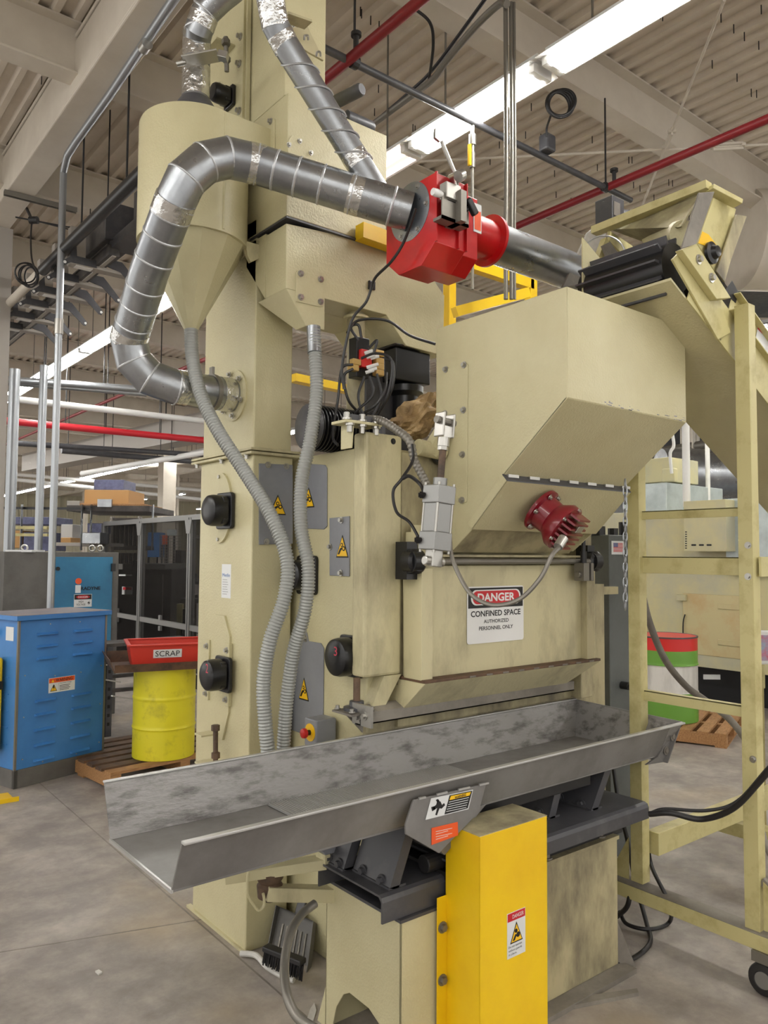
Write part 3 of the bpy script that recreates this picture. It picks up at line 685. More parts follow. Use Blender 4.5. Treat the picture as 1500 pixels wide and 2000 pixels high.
# seam welds
mb = MB()
for i in range(9): mb.box(2.3+i*.1, 2.335+i*.1, 2.298, 2.303, 1.195, 1.201)
mb.build('stitch_welds', 'dusty_steel', D_)
for xx, lab in ((2.03, 'left'), (3.19, 'right')):
    t = thing('pillow_block', 'black pillow block bearing at the %s end of the door shaft' % lab, 'bearing', (xx, 2.35, 1.62))
    mb = MB(); mb.box(xx-.03, xx+.025, 2.35, 2.42, 1.60, 1.75); mb.lathe((xx, 2.37, 1.672), [(.05, 0), (.05, .05), (.038, .06)], 24, NY); mb.lathe((xx-.028, 2.34, 1.672), [(.046, 0), (.046, .05)], 24, (1, 0, 0))
    mb.build('housing', 'black', t, True)
    mb = MB(); mb.lathe((xx-.034, 2.34, 1.672), [(.02, 0), (.02, .012)], 20, (1, 0, 0)); mb.lathe((xx, 2.31, 1.672), [(.018, 0), (.018, .01)], 16, NY); mb.build('shaft_end', 'cream', t, True)
t = thing('rod_clevis', 'grey clevis with a vertical black rod at the right of the door', 'clevis', (3.23, 2.3, 1.6))
c = at(1140, 1118, Y=2.30)
mb = MB(); mb.box(c.x-.035, c.x+.005, c.y-.03, c.y+.03, c.z-.04, c.z+.045); mb.box(c.x+.02, c.x+.04, c.y-.03, c.y+.03, c.z-.04, c.z+.045); mb.cyl((c.x-.05, c.y, c.z-.01), (c.x+.05, c.y, c.z-.01), .016, 10); mb.build('fork', 'steel_dull', t, bevel=.003)
mb = MB(); mb.cyl(c+UZ*.045, c+UZ*.1, .015); mb.cyl(c+UZ*.1, c+UZ*.24, .010); mb.build('rod', 'cable', t, True)
# danger sign: a flat plate fixed to the door
c = at(968, 1199, Y=DY); 
u, v, nn = YF; w_, h_ = (at(1022, 1195, Y=DY).x-at(912, 1199, Y=DY).x), (at(968, 1143, Y=DY).z-at(968, 1252, Y=DY).z)
sg = thing('danger_sign', 'white, red and black danger confined space sign on the door', 'sign', c)
so = sheet('sign_board', 'white', sg, c, YF, [rrect(-w_/2, -h_/2, w_/2, h_/2, .012)], .002, .002)
sheet('black_header', 'ink', sg, c, YF, [rect(-w_/2+.006, h_*.12, w_/2-.006, h_/2-.006)], .0008, .004)
sheet('white_oval', 'white', sg, c, YF, [rrect(-w_*.44, h_*.17, w_*.44, h_*.44, h_*.13, 8)], .0006, .0049)
sheet('red_oval', 'ink_red', sg, c, YF, [rrect(-w_*.41, h_*.19, w_*.41, h_*.42, h_*.11, 8)], .0006, .0056)
lettering('DANGER', 'white', sg, c, YF, 0, h_*.305, w_*.66, h_*.15, .0066, bold=.03)
lettering('CONFINED SPACE', 'ink', sg, c, YF, 0, h_*.02, w_*.88, h_*.105, .0046, bold=.022)
lettering('AUTHORIZED', 'ink', sg, c, YF, 0, -h_*.12, w_*.44, h_*.065, .0046, bold=.014)
lettering('PERSONNEL ONLY', 'ink', sg, c, YF, 0, -h_*.24, w_*.6, h_*.068, .0046, bold=.014)
# ------------------------------------------------------------------ things on the cabinet roof
t = thing('support_post', 'weathered vertical tube post rising from the cabinet roof to the separator', 'post', (2.09, 2.75, 2.14))
a = at(695, 700, Y=2.85)
mb = MB(); mb.cyl((a.x, 2.85, 2.14), (a.x, 2.85, 2.85), .042, 18); mb.build('tube', 'cream_grime_shade', t, True)
mb = MB(); mb.lathe((a.x, 2.85, 2.78), [(.06, 0), (.06, .012)], 20); mb.build('cap_flange', 'cream', t)
# valve manifold on the post
t = thing('valve_manifold', 'black and red air valve manifold with tan plugs strapped to the post', 'valve block', (a.x, 2.75, 2.5))
def blk(name, mat, x0, y0, x1, y1, yy, d, par=t, bev=.003):
    A_, B_ = at(x0, y1, Y=yy), at(x1, y0, Y=yy); mb = MB(); mb.box(A_.x, B_.x, yy, yy+d, A_.z, B_.z); return mb.build(name, mat, par, bevel=bev)
blk('body', 'black', 696, 662, 722, 735, 2.72, .06); blk('red_block', 'drum_red', 706, 685, 727, 716, 2.70, .03)
blk('side_body', 'black', 734, 690, 752, 730, 2.72, .06)
for x, y in ((735, 690), (735, 705), (735, 716), (735, 728), (690, 707), (686, 718)): blk('plug', 'tan', x, y-5, x+16, y+4, 2.69, .03, bev=.004)
for i, (x, y) in enumerate(((712, 690), (716, 698), (724, 700), (716, 718), (720, 724), (714, 728), (723, 716))):
    mb = MB(); p = at(x, y, Y=2.68); mb.cyl(p, p+V((.03, -.02, .012)), .008, 8); mb.build('fitting', 'white', t, True)
def wire(pts, r=.006, label='', name='air_line', D=None):
    mb = MB(); mb.tube([at(x, y, D=d) for x, y, d in pts], r, 7, 8); return mb
ws = [[(755, 728, 3.35), (752, 760, 3.3), (735, 790, 3.3), (700, 812, 3.35)], [(752, 700, 3.3), (768, 710, 3.3), (765, 760, 3.3), (740, 800, 3.35), (705, 812, 3.35)],
      [(722, 735, 3.3), (728, 770, 3.3), (700, 800, 3.3), (690, 815, 3.35)], [(690, 712, 3.3), (668, 720, 3.3), (660, 780, 3.3), (650, 850, 3.25), (660, 870, 3.2)],
      [(690, 720, 3.3), (672, 735, 3.3), (680, 780, 3.3), (702, 808, 3.35)], [(705, 700, 3.3), (735, 690, 3.3), (765, 705, 3.3), (758, 770, 3.3), (735, 815, 3.35)],
      [(736, 730, 3.3), (745, 770, 3.3), (735, 800, 3.3), (725, 815, 3.3)], [(700, 665, 3.3), (685, 640, 3.3), (700, 635, 3.3), (706, 660, 3.3)], [(720, 680, 3.3), (736, 665, 3.3), (730, 690, 3.3)],
      [(712, 735, 3.3), (700, 770, 3.3), (705, 800, 3.3), (712, 812, 3.3)]]
for k, wq in enumerate(ws): wire(wq).build('air_line', 'cable', t, True)
t2 = wire([(812, 408, 2.95), (790, 470, 3.05), (765, 510, 3.1), (735, 540, 3.2), (726, 560, 3.24), (715, 590, 3.25), (690, 620, 3.25), (678, 660, 3.25), (668, 720, 3.25), (672, 760, 3.25)], .006)
tag(t2.build('sensor_cable', 'cable', smooth=True), 'thin black cable drooping from the damper switch past the separator front', 'cable')
t2 = wire([(678, 650, 3.25), (700, 626, 3.3), (755, 626, 3.3), (800, 655, 3.25), (850, 672, 3.2)], .006)
tag(t2.build('sensor_cable', 'cable', smooth=True), 'thin black cable running from the post toward the feed hopper', 'cable')
c = at(725, 558, Y=2.765); mb = MB(); mb.box(c.x-.018, c.x+.018, 2.755, 2.768, c.z-.02, c.z+.02); tag(mb.build('cable_clip', 'black', bevel=.003), 'small black cable clip stuck to the separator front', 'clip')
# bracket plate atop the corner post
t = thing('mounting_bracket', 'cream plate with bolts and blue-grey strip on top of the corner post', 'bracket', (1.95, 2.48, 2.2))
c = at(697, 830, Y=2.48)
mb = MB(); mb.box(c.x-.09, c.x+.09, 2.43, 2.53, c.z-.004, c.z+.008); mb.prism([(c.x-.05, 2.45, c.z-.1), (c.x-.05, 2.52, c.z-.1), (c.x-.05, 2.52, c.z), (c.x-.05, 2.44, c.z)], (.008, 0, 0)); mb.build('plate', 'cream', t, bevel=.002)
mb = MB(); mb.box(c.x-.05, c.x+.08, 2.45, 2.51, c.z+.008, c.z+.035); mb.build('rail', 'charcoal', t)
bolts(t, [(c.x+dx, 2.445, c.z+.008) for dx in (-.075, -.0, .07)], UZ, .012, .03); bolts(t, [(c.x+dx, 2.445, c.z-.004) for dx in (-.06, .0, .07)], -UZ, .012, .035)
# rotary valve, drive, motor and bag on the roof
t = thing('rotary_valve', 'square black rotary valve hanging under the separator chute', 'valve', (2.4, 2.85, 2.6))
A_, B_ = at(775, 742, Y=2.78), at(846, 690, Y=2.78)
mb = MB(); mb.box(A_.x+.01, B_.x+.0, 2.80, 2.96, A_.z+.01, B_.z+.0); mb.box(A_.x-.01, B_.x+.02, 2.78, 2.98, B_.z, B_.z+.012); mb.build('housing', 'black', t, bevel=.006)
cx = (A_.x+B_.x)/2+.02
mb = MB(); mb.lathe((cx, 2.88, A_.z-.2), [(.085, 0), (.085, .02), (.065, .03), (.065, .15), (.09, .17), (.09, .2)], 28); mb.build('outlet_neck', 'black', t, True)
t = thing('blast_motor', 'black finned electric motor and guard lying on the cabinet roof', 'motor', (2.3, 2.85, 2.14))
A_, B_ = at(712, 815, Y=2.9), at(800, 745, Y=2.9)
mb = MB(); mb.box(A_.x, B_.x+.05, 2.9, 2.94, 2.14, B_.z); mb.build('guard_plate', 'charcoal', t, bevel=.01)
mb = MB()
mm = at(660, 850, Y=2.75)
for i in range(16): mb.lathe((mm.x-.12, 2.78, 2.24), [(.085, i*.018), (.1, i*.018+.003), (.1, i*.018+.008), (.085, i*.018+.011)], 24, (1, 0, 0))
mb.build('finned_body', 'black', t, True)
mb = MB(); mb.lathe((mm.x-.15, 2.78, 2.24), [(.06, 0), (.1, .01), (.1, .03)], 24, (1, 0, 0)); mb.build('fan_cover', 'charcoal', t, True)
mb = MB(); c = at(745, 800, Y=2.75); mb.box(c.x-.1, c.x+.14, 2.62, 2.85, 2.14, 2.28); mb.build('drive_box', 'charcoal', t, bevel=.02)
t = thing('guard_rail', 'yellow steel guard rail seen between tower and post, behind the cabinet', 'railing', (2.2, 4.2, 2.3))
mb = MB(); mb.bar(at(572, 738, Y=4.2), at(1000, 830, Y=4.2), .07, .05); mb.build('top_rail', 'yellow', t)
mb = MB(); a = at(722, 760, Y=4.2); mb.bar((a.x, 4.2, 0), (a.x, 4.2, at(722, 648, Y=4.2).z), .05, .05); mb.build('post', 'yellow', t)
mb = MB(); a = at(1028, 760, Y=4.2); mb.bar((a.x, 4.2, 0), (a.x, 4.2, 2.9), .06, .06); mb.build('post', 'yellow', t)
mb = MB(); random.seed(3)
c = at(815, 815, Y=2.6); bm_ = mb.bm
bmesh.ops.create_icosphere(bm_, subdivisions=4, radius=1)
for q in bm_.verts:
    n_ = q.co.copy(); f = 1+.13*math.sin(n_.x*5+n_.z*7)+.08*math.sin(n_.z*11+n_.y*6)+.05*math.sin(n_.x*17-n_.z*13)
    q.co = c+V((n_.x*.125*f+n_.z*.03, n_.y*.09*f, n_.z*.10*f+n_.x*.035))
tag(mb.build('paper_bag', 'paper', smooth=True, angle=20), 'crumpled brown paper bag tucked behind the feed hopper', 'bag')
mb = MB(); pts = [at(x, y, D=d) for x, y, d in ((718, 818, 3.2), (745, 822, 3.1), (775, 840, 3.05), (800, 862, 3.0), (810, 900, 3.0), (828, 935, 2.98), (838, 960, 2.95))]
mb.tube(resample(spline(pts, 12), .004), lambda i, n: .015+.0025*((i//2) % 2), 10)
tag(mb.build('spiral_wrap_hose', 'steel_dull', smooth=True), 'grey spiral-wrapped hose curving over the corner post top', 'hose')
t = wire([(805, 868, 2.98), (806, 900, 2.95), (785, 935, 2.9), (768, 960, 2.9), (775, 1000, 2.9), (800, 1020, 2.9), (820, 1054, 2.88)], .006)
tag(t.build('air_line', 'cable', smooth=True), 'thin black air line looping down to the foot of the air cylinder', 'air line')
t = wire([(786, 935, 2.9), (800, 930, 2.9), (820, 945, 2.9), (828, 962, 2.86)], .007)
tag(t.build('air_line', 'cable', smooth=True), 'short dark air line feeding the top of the air cylinder', 'air line')
# pivot tube beside the hopper
t = thing('pivot_arm', 'cream swing arm with round pivot tube left of the hopper', 'arm', (2.15, 2.42, 2.1))
c = at(810, 874, Y=2.42); d_ = at(848, 880, Y=2.42)
mb = MB(); mb.cyl((c.x, 2.40, c.z), (d_.x+.03, 2.40, c.z-.01), .034, 18); mb.build('tube', 'cream_dirty', t, True)
mb = MB(); a_, b2 = at(838, 885, Y=2.40), at(852, 850, Y=2.38); mb.bar(a_, at(868, 836, Y=2.36), .05, .05, (0, 1, 0)); mb.build('arm', 'cream', t)
# ------------------------------------------------------------------ air separator (head box with hopper bottoms)
S = thing('air_separator', 'cream air wash separator housing high up behind the silver ducts', 'separator', (2.0, 2.9, 2.9))
SY = 2.77
mb = MB(); mb.box(1.68, 2.22, SY, 3.3, 3.125, 3.66); mb.build('upper_box', 'cream', S, bevel=.003)
pl = [(559, 436), (559, 563), (634, 583), (755, 615), (793, 675), (866, 695), (868, 577), (837, 533), (757, 480)]
P_ = [at(x, y, Y=SY) for x, y in pl]
mb = MB(); mb.prism(P_, (0, .17, 0)); mb.prism([V((q.x, SY+.17, q.z)) for q in P_[3:]]+[V((1.9, SY+.17, 3.09)), V((1.9, SY+.17, 2.81))], (0, .25, 0)); mb.build('lower_box', 'cream', S, bevel=.003)
mb = MB(); mb.prism([(1.68, SY+.17, 2.812), (1.68, 3.11, 3.0), (1.68, 3.11, 3.10), (1.68, SY+.17, 3.10)], (.22, 0, 0)); mb.build('rear_slope', 'cream', S)
mb = MB(); a_, b2 = at(553, 432, Y=SY-.02), at(768, 487, Y=SY-.02); mb.box(1.672, b2.x+.2, SY-.015, SY+.3, 3.108, 3.116); mb.build('ledge_shadow_strip', 'charcoal', S)  # thin strip coloured dark to paint the shadow line under the ledge
z_ = P_[1].z; tz = at(600, 637, Y=SY).z; xa, xb = at(598, 636, Y=SY).x, at(634, 637, Y=SY).x
mb = MB(); mb.loft([V((P_[1].x, SY, z_)), V((xb, SY, z_)), V((xb, SY+.24, z_)), V((P_[1].x, SY+.24, z_))], [V((xa, SY, tz)), V((xb, SY, tz)), V((xb, SY+.08, tz)), V((xa, SY+.08, tz))]); mb.build('hopper_tip', 'cream', S, bevel=.003)
cp = plate(S, [at(x, y, Y=SY) for x, y in ((580, 528), (627, 538), (630, 545), (630, 599), (624, 600), (577, 589), (577, 533))], NY, 'cream', .004, 'cover_plate', [at(x, y, Y=SY) for x, y in ((586, 535), (625, 546), (586, 581), (625, 590))])
c = at(594, 300, Y=SY); mb = MB(); mb.lathe(c, [(.085, 0), (.085, .004)], 36, NY); rc = mb.build('round_cover', 'cream', S)
bolts(rc, [at(x, y, Y=SY-.004) for x, y in ((585, 276), (564, 283), (607, 299))], NY, .007, .012)
plate(S, [at(x, y, X=1.68) for x, y in ((528, 237), (538, 232), (538, 290), (528, 295))], NX, 'cream', .005, 'side_cover', [at(531, 238, X=1.68)])
for px, py, r in ((655, 200, .03), (672, 228, .035)):
    c = at(px, py, Y=2.95); mb = MB(); mb.lathe(c, [(r*.6, 0), (r, .01), (r, .16), (r*.8, .17)], 20, (1, 0, 0) if py > 220 else (.2, -1, 0)); mb.build('motor', 'charcoal', S, True)
t = thing('hanger_plate', 'dark angled plate with U bolts behind the slanting small duct', 'bracket', at(600, 75, Y=2.72))
mb = MB(); mb.prism([at(x, y, Y=2.72) for x, y in ((560, 30), (600, 50), (632, 118), (600, 100), (570, 80))], (0, .01, 0)); mb.bar(at(556, 32, Y=2.66), at(602, 48, Y=2.66), .06, .01); mb.build('plate', 'cream_grime_shade', t)
mb = MB()
for x, y in ((577, 47), (598, 72), (622, 104)): mb.tube([at(x-4, y+6, Y=2.70), at(x-3, y-2, Y=2.69), at(x+3, y-2, Y=2.69), at(x+4, y+6, Y=2.70)], .005, 6, 3)
mb.build('u_bolt', 'zinc', t, True)
# ------------------------------------------------------------------ cyclone
Cc = V((1.43, 3.14, 0))
Y_ = thing('cyclone', 'cream cyclone drum with faceted cone hanging left of the elevator tower', 'cyclone', (1.43, 3.14, 2.7))
mb = MB(); mb.lathe(Cc, [(.236, 3.04), (.236, 3.55), (.232, 3.56)], 64); mb.build('drum', 'cream', Y_, True)
mb = MB(); mb.lathe(Cc, [(.03, 2.67), (.226, 3.04)], 12); mb.build('cone', 'cream', Y_)
for px in (428,):
    a_ = at(px, 210, Y=2.93); 
    an = math.atan2(2.93-3.14, at(428, 330, Y=2.95).x-1.43)
    x_, y_ = 1.43+.237*math.cos(an), 3.14+.237*math.sin(an)
    mb = MB(); mb.cyl((x_, y_, 3.05), (x_, y_, 3.55), .005, 8); mb.build('seam', 'cream', Y_)
mb = MB(); mb.box(1.43, 1.70, 2.904, 3.08, 3.38, 3.555); mb.build('inlet_box', 'cream', Y_)
mb = MB(); mb.lathe(Cc, [(.113, 3.555), (.113, 3.61), (.10, 3.63)], 32); mb.build('outlet_collar', 'foil', Y_, True)
mb = MB(); mb.lathe(Cc, [(.112, 3.612), (.105, 3.64), (.066, 3.70)], 32); mb.build('reducer', 'charcoal', Y_, True)
mb = MB(); mb.prism([at(x, y, Y=3.0) for x, y in ((478, 470), (506, 478), (506, 505), (490, 512), (484, 500))], (0, .02, 0)); mb.build('bracket', 'cream_dirty', Y_)
# ------------------------------------------------------------------ galvanized ducts
def duct(name, label, segs, r, foils=(), beads=(), mat='galv', seg=28, caps=True):
    t = thing(name, label, 'duct', segs[0]); mb = MB(); mb.tube(segs, r, seg); mb.build('duct_wall', mat, t, True, angle=18)
    if beads:
        mb = MB()
        for p, d in beads:
            mb.lathe(p, [(r*.99, -.006), (r*1.035, -.002), (r*1.035, .002), (r*.99, .006)], seg, d)
        mb.build('seam_rings', 'galv_bead', t, True)
    for p, d, L in foils:
        mb = MB(); mb.tube([p-d*L/2, p-d*L/6, p+d*L/6, p+d*L/2], r*1.025, seg); mb.build('foil_tape', 'foil', t, True)
    return t
DA = [at(452, 772, D=3.57), at(400, 765, D=3.47), at(345, 757, D=3.38), at(293, 738, D=3.34), at(262, 705, D=3.32), at(252, 662, D=3.3), at(292, 530, D=3.1), at(340, 400, D=2.95), at(363, 350, D=2.94), at(400, 318, D=2.97), at(445, 308, D=3.02), at(502, 321, D=3.06), at(800, 414, D=3.12)]
r_ = .076
def along(a, b_, f): d = (b_-a).normalized(); return a.lerp(b_, f), d
beads = []
for i in range(1, len(DA)-1): 
    if i not in (1, 6): beads.append((DA[i], ((DA[i+1]-DA[i]).normalized()+(DA[i]-DA[i-1]).normalized()).normalized()))
for f in (.25, .52, .8): beads.append(along(DA[5], DA[6], f)); 
for f in (.2, .55, .85): beads.append(along(DA[6], DA[7], f))
for f in (.12, .26, .42, .62): beads.append(along(DA[11], DA[12], f))
beads.append(along(DA[12], DA[11], .12))
foils = [(*along(DA[5], DA[6], .07), .06), (*along(DA[6], DA[7], .97), .07), (*along(DA[10], DA[11], .95), .06), (*along(DA[11], DA[12], .64), .055), (*along(DA[1], DA[2], .9), .05), (*along(DA[0], DA[1], .3), .06)]
dA = duct('dust_duct', 'big silver elbow duct looping from the tower flange up to the red damper', DA, r_, foils, beads)
mb = MB(); mb.lathe(V((1.68, DA[0].y, DA[0].z)), [(.118, 0), (.118, .008), (.1, .012)], 36, NX); fl = mb.build('wall_flange', 'cream', dA)
c = V((1.66, DA[0].y, DA[0].z)); bolts(fl, [c+V((0, .1*math.cos(a), .1*math.sin(a))) for a in [R(x) for x in (20, 80, 140, 200, 260, 320)]], NX, .008, .014)
c, d = along(DA[0], DA[1], .75); mb = MB(); mb.tube([c-d*.01, c+d*.01], .083, 24); mb.bar(c+UZ*.08, c+UZ*.115, .012, .03); mb.bar(c-UZ*.115, c-UZ*.08, .012, .03); mb.build('band_clamp', 'steel_dull', dA, True)
DB = [at(515, -60, D=2.9), at(530, 10, D=2.95), at(537, 48, D=2.97), at(556, 85, D=3.0), at(735, 375, D=3.12)]
dB = duct('dust_duct', 'small silver duct slanting down from the top into the elbow duct', DB, .052, [(*along(DB[1], DB[2], .5), .09), (*along(DB[2], DB[3], .9), .06), (*along(DB[3], DB[4], .77), .05)], [(DB[2], (DB[3]-DB[1]).normalized())])
a, b_ = DB[3], DB[4]; d = (b_-a).normalized(); s = d.cross(FWD).normalized(); q = d.cross(s)
mb = MB()
for k in range(5):
    f0 = .12+.145*k; L = (b_-a).length; pts = []
    for j in range(13):
        th = math.pi*j/12; pts.append(a+d*(L*f0+.10*j/12-.02)+(s*math.cos(th)*-1+(q if q.dot(FWD) < 0 else -q)*math.sin(th))*.056)
    mb.tube(pts, .0035, 6)
mb.build('spiral_seam', 'galv_bead', dB, True)
DC = [V((1.43, 3.14, 3.69)), V((1.43, 3.14, 3.84)), V((1.43, 3.14, 3.98)), at(388, 60, D=3.42), at(402, 22, D=3.4), at(430, -5, D=3.38), at(480, -45, D=3.36)]
dC = duct('dust_duct', 'silver duct leaving the top of the cyclone and bending out of the picture', DC, .06, [(*along(DC[0], DC[1], .6), .14), (*along(DC[2], DC[1], .2), .14), (*along(DC[3], DC[4], .5), .05)], [(DC[3], UZ), (DC[4], (DC[5]-DC[3]).normalized())])
c = at(386, 112, D=3.35)
mb = MB(); mb.bar(c-RT*.06-UZ*.02, c+RT*.09+UZ*.01, .09, .008, UP); mb.cyl(c-RT*.09-UZ*.03, c-RT*.05-UZ*.02, .012, 8); mb.bar(c+RT*.09+UZ*.01, c+RT*.13-UZ*.0, .04, .03); mb.build('duct_clamp', 'zinc', dC, bevel=.002)
# ------------------------------------------------------------------ red spark damper
cD = DA[12]; dd = V((1, 0, 0))
Rr = thing('fire_damper', 'red box damper with lever and silver switch in the duct line', 'damper', cD)
x0 = cD.x; yc, zc = cD.y, cD.z
fx = x0+.0
mb = MB(); mb.lathe((fx, yc, zc), [(.118, 0), (.118, .006)], 36, (1, 0, 0)); gf = mb.build('inlet_flange', 'galv', Rr, True)
bolts(gf, [V((fx, yc+.1*math.cos(R(a)), zc+.1*math.sin(R(a)))) for a in range(0, 360, 60)], NX, .007, .01)
mb = MB(); mb.lathe((fx+.006, yc, zc), [(.118, 0), (.118, .008), (.086, .01), (.086, .09)], 36, (1, 0, 0)); mb.build('inlet_collar', 'red', Rr, True)
pA = at(850, 336, D=1); yb = yc-.15
c_ = at(850, 400, Y=yb); bx0 = c_.x
bx1 = at(943, 430, Y=yb).x; zt, zb = at(850, 336, Y=yb).z, at(850, 472, Y=yb).z
print('damper', x0, yc, zc, bx0, bx1, zt, zb)
mb = MB(); sec = [(yb, zb), (yb, zt), (yb+.30, zt), (yb+.30, zb-.0), (yb+.22, zb-.07), (yb+.08, zb-.07)]
mb.prism([(bx0, y, z) for y, z in sec], ((bx1-bx0)*.62, 0, 0)); 
sec2 = [(yb+.03, zb+.0), (yb+.03, zt-.02), (yb+.28, zt-.02), (yb+.28, zb), (yb+.2, zb-.06), (yb+.1, zb-.06)]
mb.prism([(bx0+(bx1-bx0)*.62, y, z) for y, z in sec2], ((bx1-bx0)*.38, 0, 0)); mb.build('housing', 'red', Rr, bevel=.003)
mb = MB()
for f in (0, .45, .62): mb.box(bx0+(bx1-bx0)*f-.003, bx0+(bx1-bx0)*f+.003, yb-.012, yb, zb, zt)
mb.build('edge_flanges', 'red', Rr)
xe = at(966, 480, Y=yc).x
mb = MB(); mb.lathe((bx1, yc, zc), [(.085, 0), (.085, xe-bx1-.05), (.112, xe-bx1-.045), (.112, xe-bx1-.03)], 36, (1, 0, 0)); mb.build('outlet_collar', 'red', Rr, True)
# bracket, switch and levers
def bp(x, y, yy=None): return at(x, y, Y=(yb-.03) if yy is None else yy)
mb = MB(); A_, B_ = bp(853, 430), bp(905, 400); mb.box(A_.x, B_.x, yb-.06, yb-.01, A_.z+.0, A_.z+.012); mb.box(A_.x, B_.x, yb-.06, yb-.055, A_.z, B_.z-.0); mb.box(A_.x+.07, A_.x+.10, yb-.09, yb-.0, A_.z-.0, B_.z+.02); mb.build('bracket', 'steel_dull', Rr)
mb = MB(); A_, B_ = bp(862, 392), bp(883, 370); mb.box(A_.x-.01, B_.x+.01, yb-.07, yb-.03, A_.z, B_.z); mb.box(A_.x, B_.x+.03, yb-.06, yb-.03, A_.z-.01, A_.z); lsw = mb.build('limit_switch', 'zinc', Rr, bevel=.003)
mb = MB(); p = bp(853, 377, yb-.05); mb.lathe(p+V((-.02, 0, 0)), [(.014, 0), (.016, .02), (.012, .045)], 12, (1, 0, 0)); mb.build('cable_gland', 'white', lsw, True)
mb = MB(); mb.cyl(bp(890, 345, yb-.05), bp(900, 424, yb-.06), .009, 10); mb.cyl(bp(882, 350, yb+.02), bp(897, 342, yb-.07), .02, 14); mb.cyl(bp(895, 345, yb-.085), bp(903, 341, yb-.085), .022, 12); mb.build('lever_shaft', 'zinc', Rr, True)
mb = MB(); mb.cyl(bp(862, 275, yb-.02), bp(888, 338, yb-.03), .008, 10); mb.prism([bp(x, y, yb-.03) for x, y in ((851, 250), (857, 246), (868, 262), (870, 270), (860, 277), (850, 268))], (0, .012, 0)); mb.build('counterweight_lever', 'zinc', Rr, True)
mb = MB(); mb.cyl(bp(900, 410, yb-.07), bp(914, 408, yb-.07), .01, 10); mb.bar(bp(913, 388, yb-.08), bp(929, 420, yb-.08), .03, .022, (0, 1, 0)); mb.build('handle', 'black', Rr, bevel=.006)
mb = MB(); A_, B_ = bp(924, 452, yb+.03), bp(939, 402, yb+.03); mb.box(A_.x, B_.x, yb+.026, yb+.03, A_.z, B_.z); ll = mb.build('flame_label', 'label_white', Rr)
mb = MB(); mb.box(A_.x+.004, B_.x-.004, yb+.025, yb+.026, A_.z+.01, B_.z-.03); mb.build('flame_field', 'orange', ll)
mb = MB(); mb.box(A_.x-.22, A_.x-.2, yb+.06, yb+.08, zt-.0, zt+.005); mb.build('small_clip', 'black', Rr)
duct('dust_duct', 'silver straight duct leading right from the red damper behind the hopper', [V((xe-.03, yc, zc)), V((xe+.75, yc, zc))], .088, [], [along(V((xe, yc, zc)), V((xe+.75, yc, zc)), .75)])
mb = MB(); A_, B_ = at(700, 470, Y=2.74), at(765, 440, Y=2.74); mb.bar(at(702, 452, Y=2.73), at(775, 478, Y=2.73), .06, .07); yy_ = mb.build('support_arm', 'yellow', Rr)
# ------------------------------------------------------------------ flexible hoses
def flex(label, pts, r):
    mb = MB(); P = resample(spline([at(x, y, D=d) for x, y, d in pts], 14), .0032)
    mb.tube(P, lambda i, n: r+(.0026 if i % 4 in (0, 1) else -.0022), 16); return tag(mb.build('flexible_hose', 'hose', smooth=True, angle=60), label, 'hose', 'grey ribbed flexible hoses')
flex('grey ribbed hose running down from the cyclone cone tip', ((373, 645, 3.36), (376, 700, 3.34), (392, 770, 3.30), (425, 840, 3.25), (480, 925, 3.2), (528, 1005, 3.14), (560, 1090, 3.1), (556, 1165, 3.08), (528, 1250, 3.07), (515, 1330, 3.07), (518, 1410, 3.06), (527, 1500, 3.06)), .027)
flex('grey ribbed hose running down from the separator hopper tip', ((613, 640, 3.3), (616, 700, 3.28), (618, 770, 3.26), (606, 860, 3.22), (589, 940, 3.18), (588, 1030, 3.14), (602, 1110, 3.1), (596, 1190, 3.1), (574, 1270, 3.12), (562, 1350, 3.13), (556, 1420, 3.13), (552, 1500, 3.13)), .026)
mb = MB(); mb.tube([at(612, 638, D=3.3), at(613, 665, D=3.295), at(614, 690, D=3.28)], .029, 16); tag(mb.build('hose_tape', 'galv', smooth=True), 'silver tape wrapped around the hose end at the hopper tip', 'tape')
# ------------------------------------------------------------------ feed hopper
H_ = thing('feed_hopper', 'large cream feed hopper box above the blast door', 'hopper', (2.65, 2.1, 1.7))
HX = 2.25; Yf = at(1107, 559, X=HX).y; Zt = at(1107, 559, X=HX).z; Zm = at(1107, 777, X=HX).z; hg = at(985, 928, X=HX); Xr = at(1338, 638, Y=Yf).x
Yb = at(852, 637, X=HX).y
side = [(Yf, Zt), (Yf, Zm), (hg.y, hg.z), (2.37, 1.72), (Yb+.0, 1.72), (Yb, Zt)]
mb = MB()
bo = at(885, 1080, X=HX)
side = [(Yf, Zt), (Yf, Zm), (hg.y, hg.z), (hg.y+.02, hg.z-.02), (2.24, 1.80), (bo.y, 1.72), (2.44, 1.72), (2.44, 2.1), (Yb, 2.2), (Yb, Zt)]
t_ = .006
for X in (HX, Xr-t_): mb.prism([(X, y, z) for y, z in side], (t_, 0, 0))
mb.box(HX, Xr, Yf, Yf+t_, Zm, Zt); mb.box(HX, Xr, Yb-t_, Yb, 2.1, Zt)
mb.prism([(HX, Yf, Zm), (HX, Yf+.008, Zm+.005), (HX, hg.y+.008, hg.z+.004), (HX, hg.y, hg.z)], (Xr-HX, 0, 0))
mb.build('hopper_shell', 'cream', H_, bevel=.003)
# inner chute behind the flap
mb = MB(); mb.prism([(HX+.006, hg.y+.05, hg.z-.03), (HX+.006, 2.37, 1.71), (HX+.006, 2.43, 1.71), (HX+.006, 2.43, 2.0)], (Xr-HX-.012, 0, 0)); mb.build('chute', 'cream_grime_shade', H_)  # dark grimy colour also paints the shade under the flap
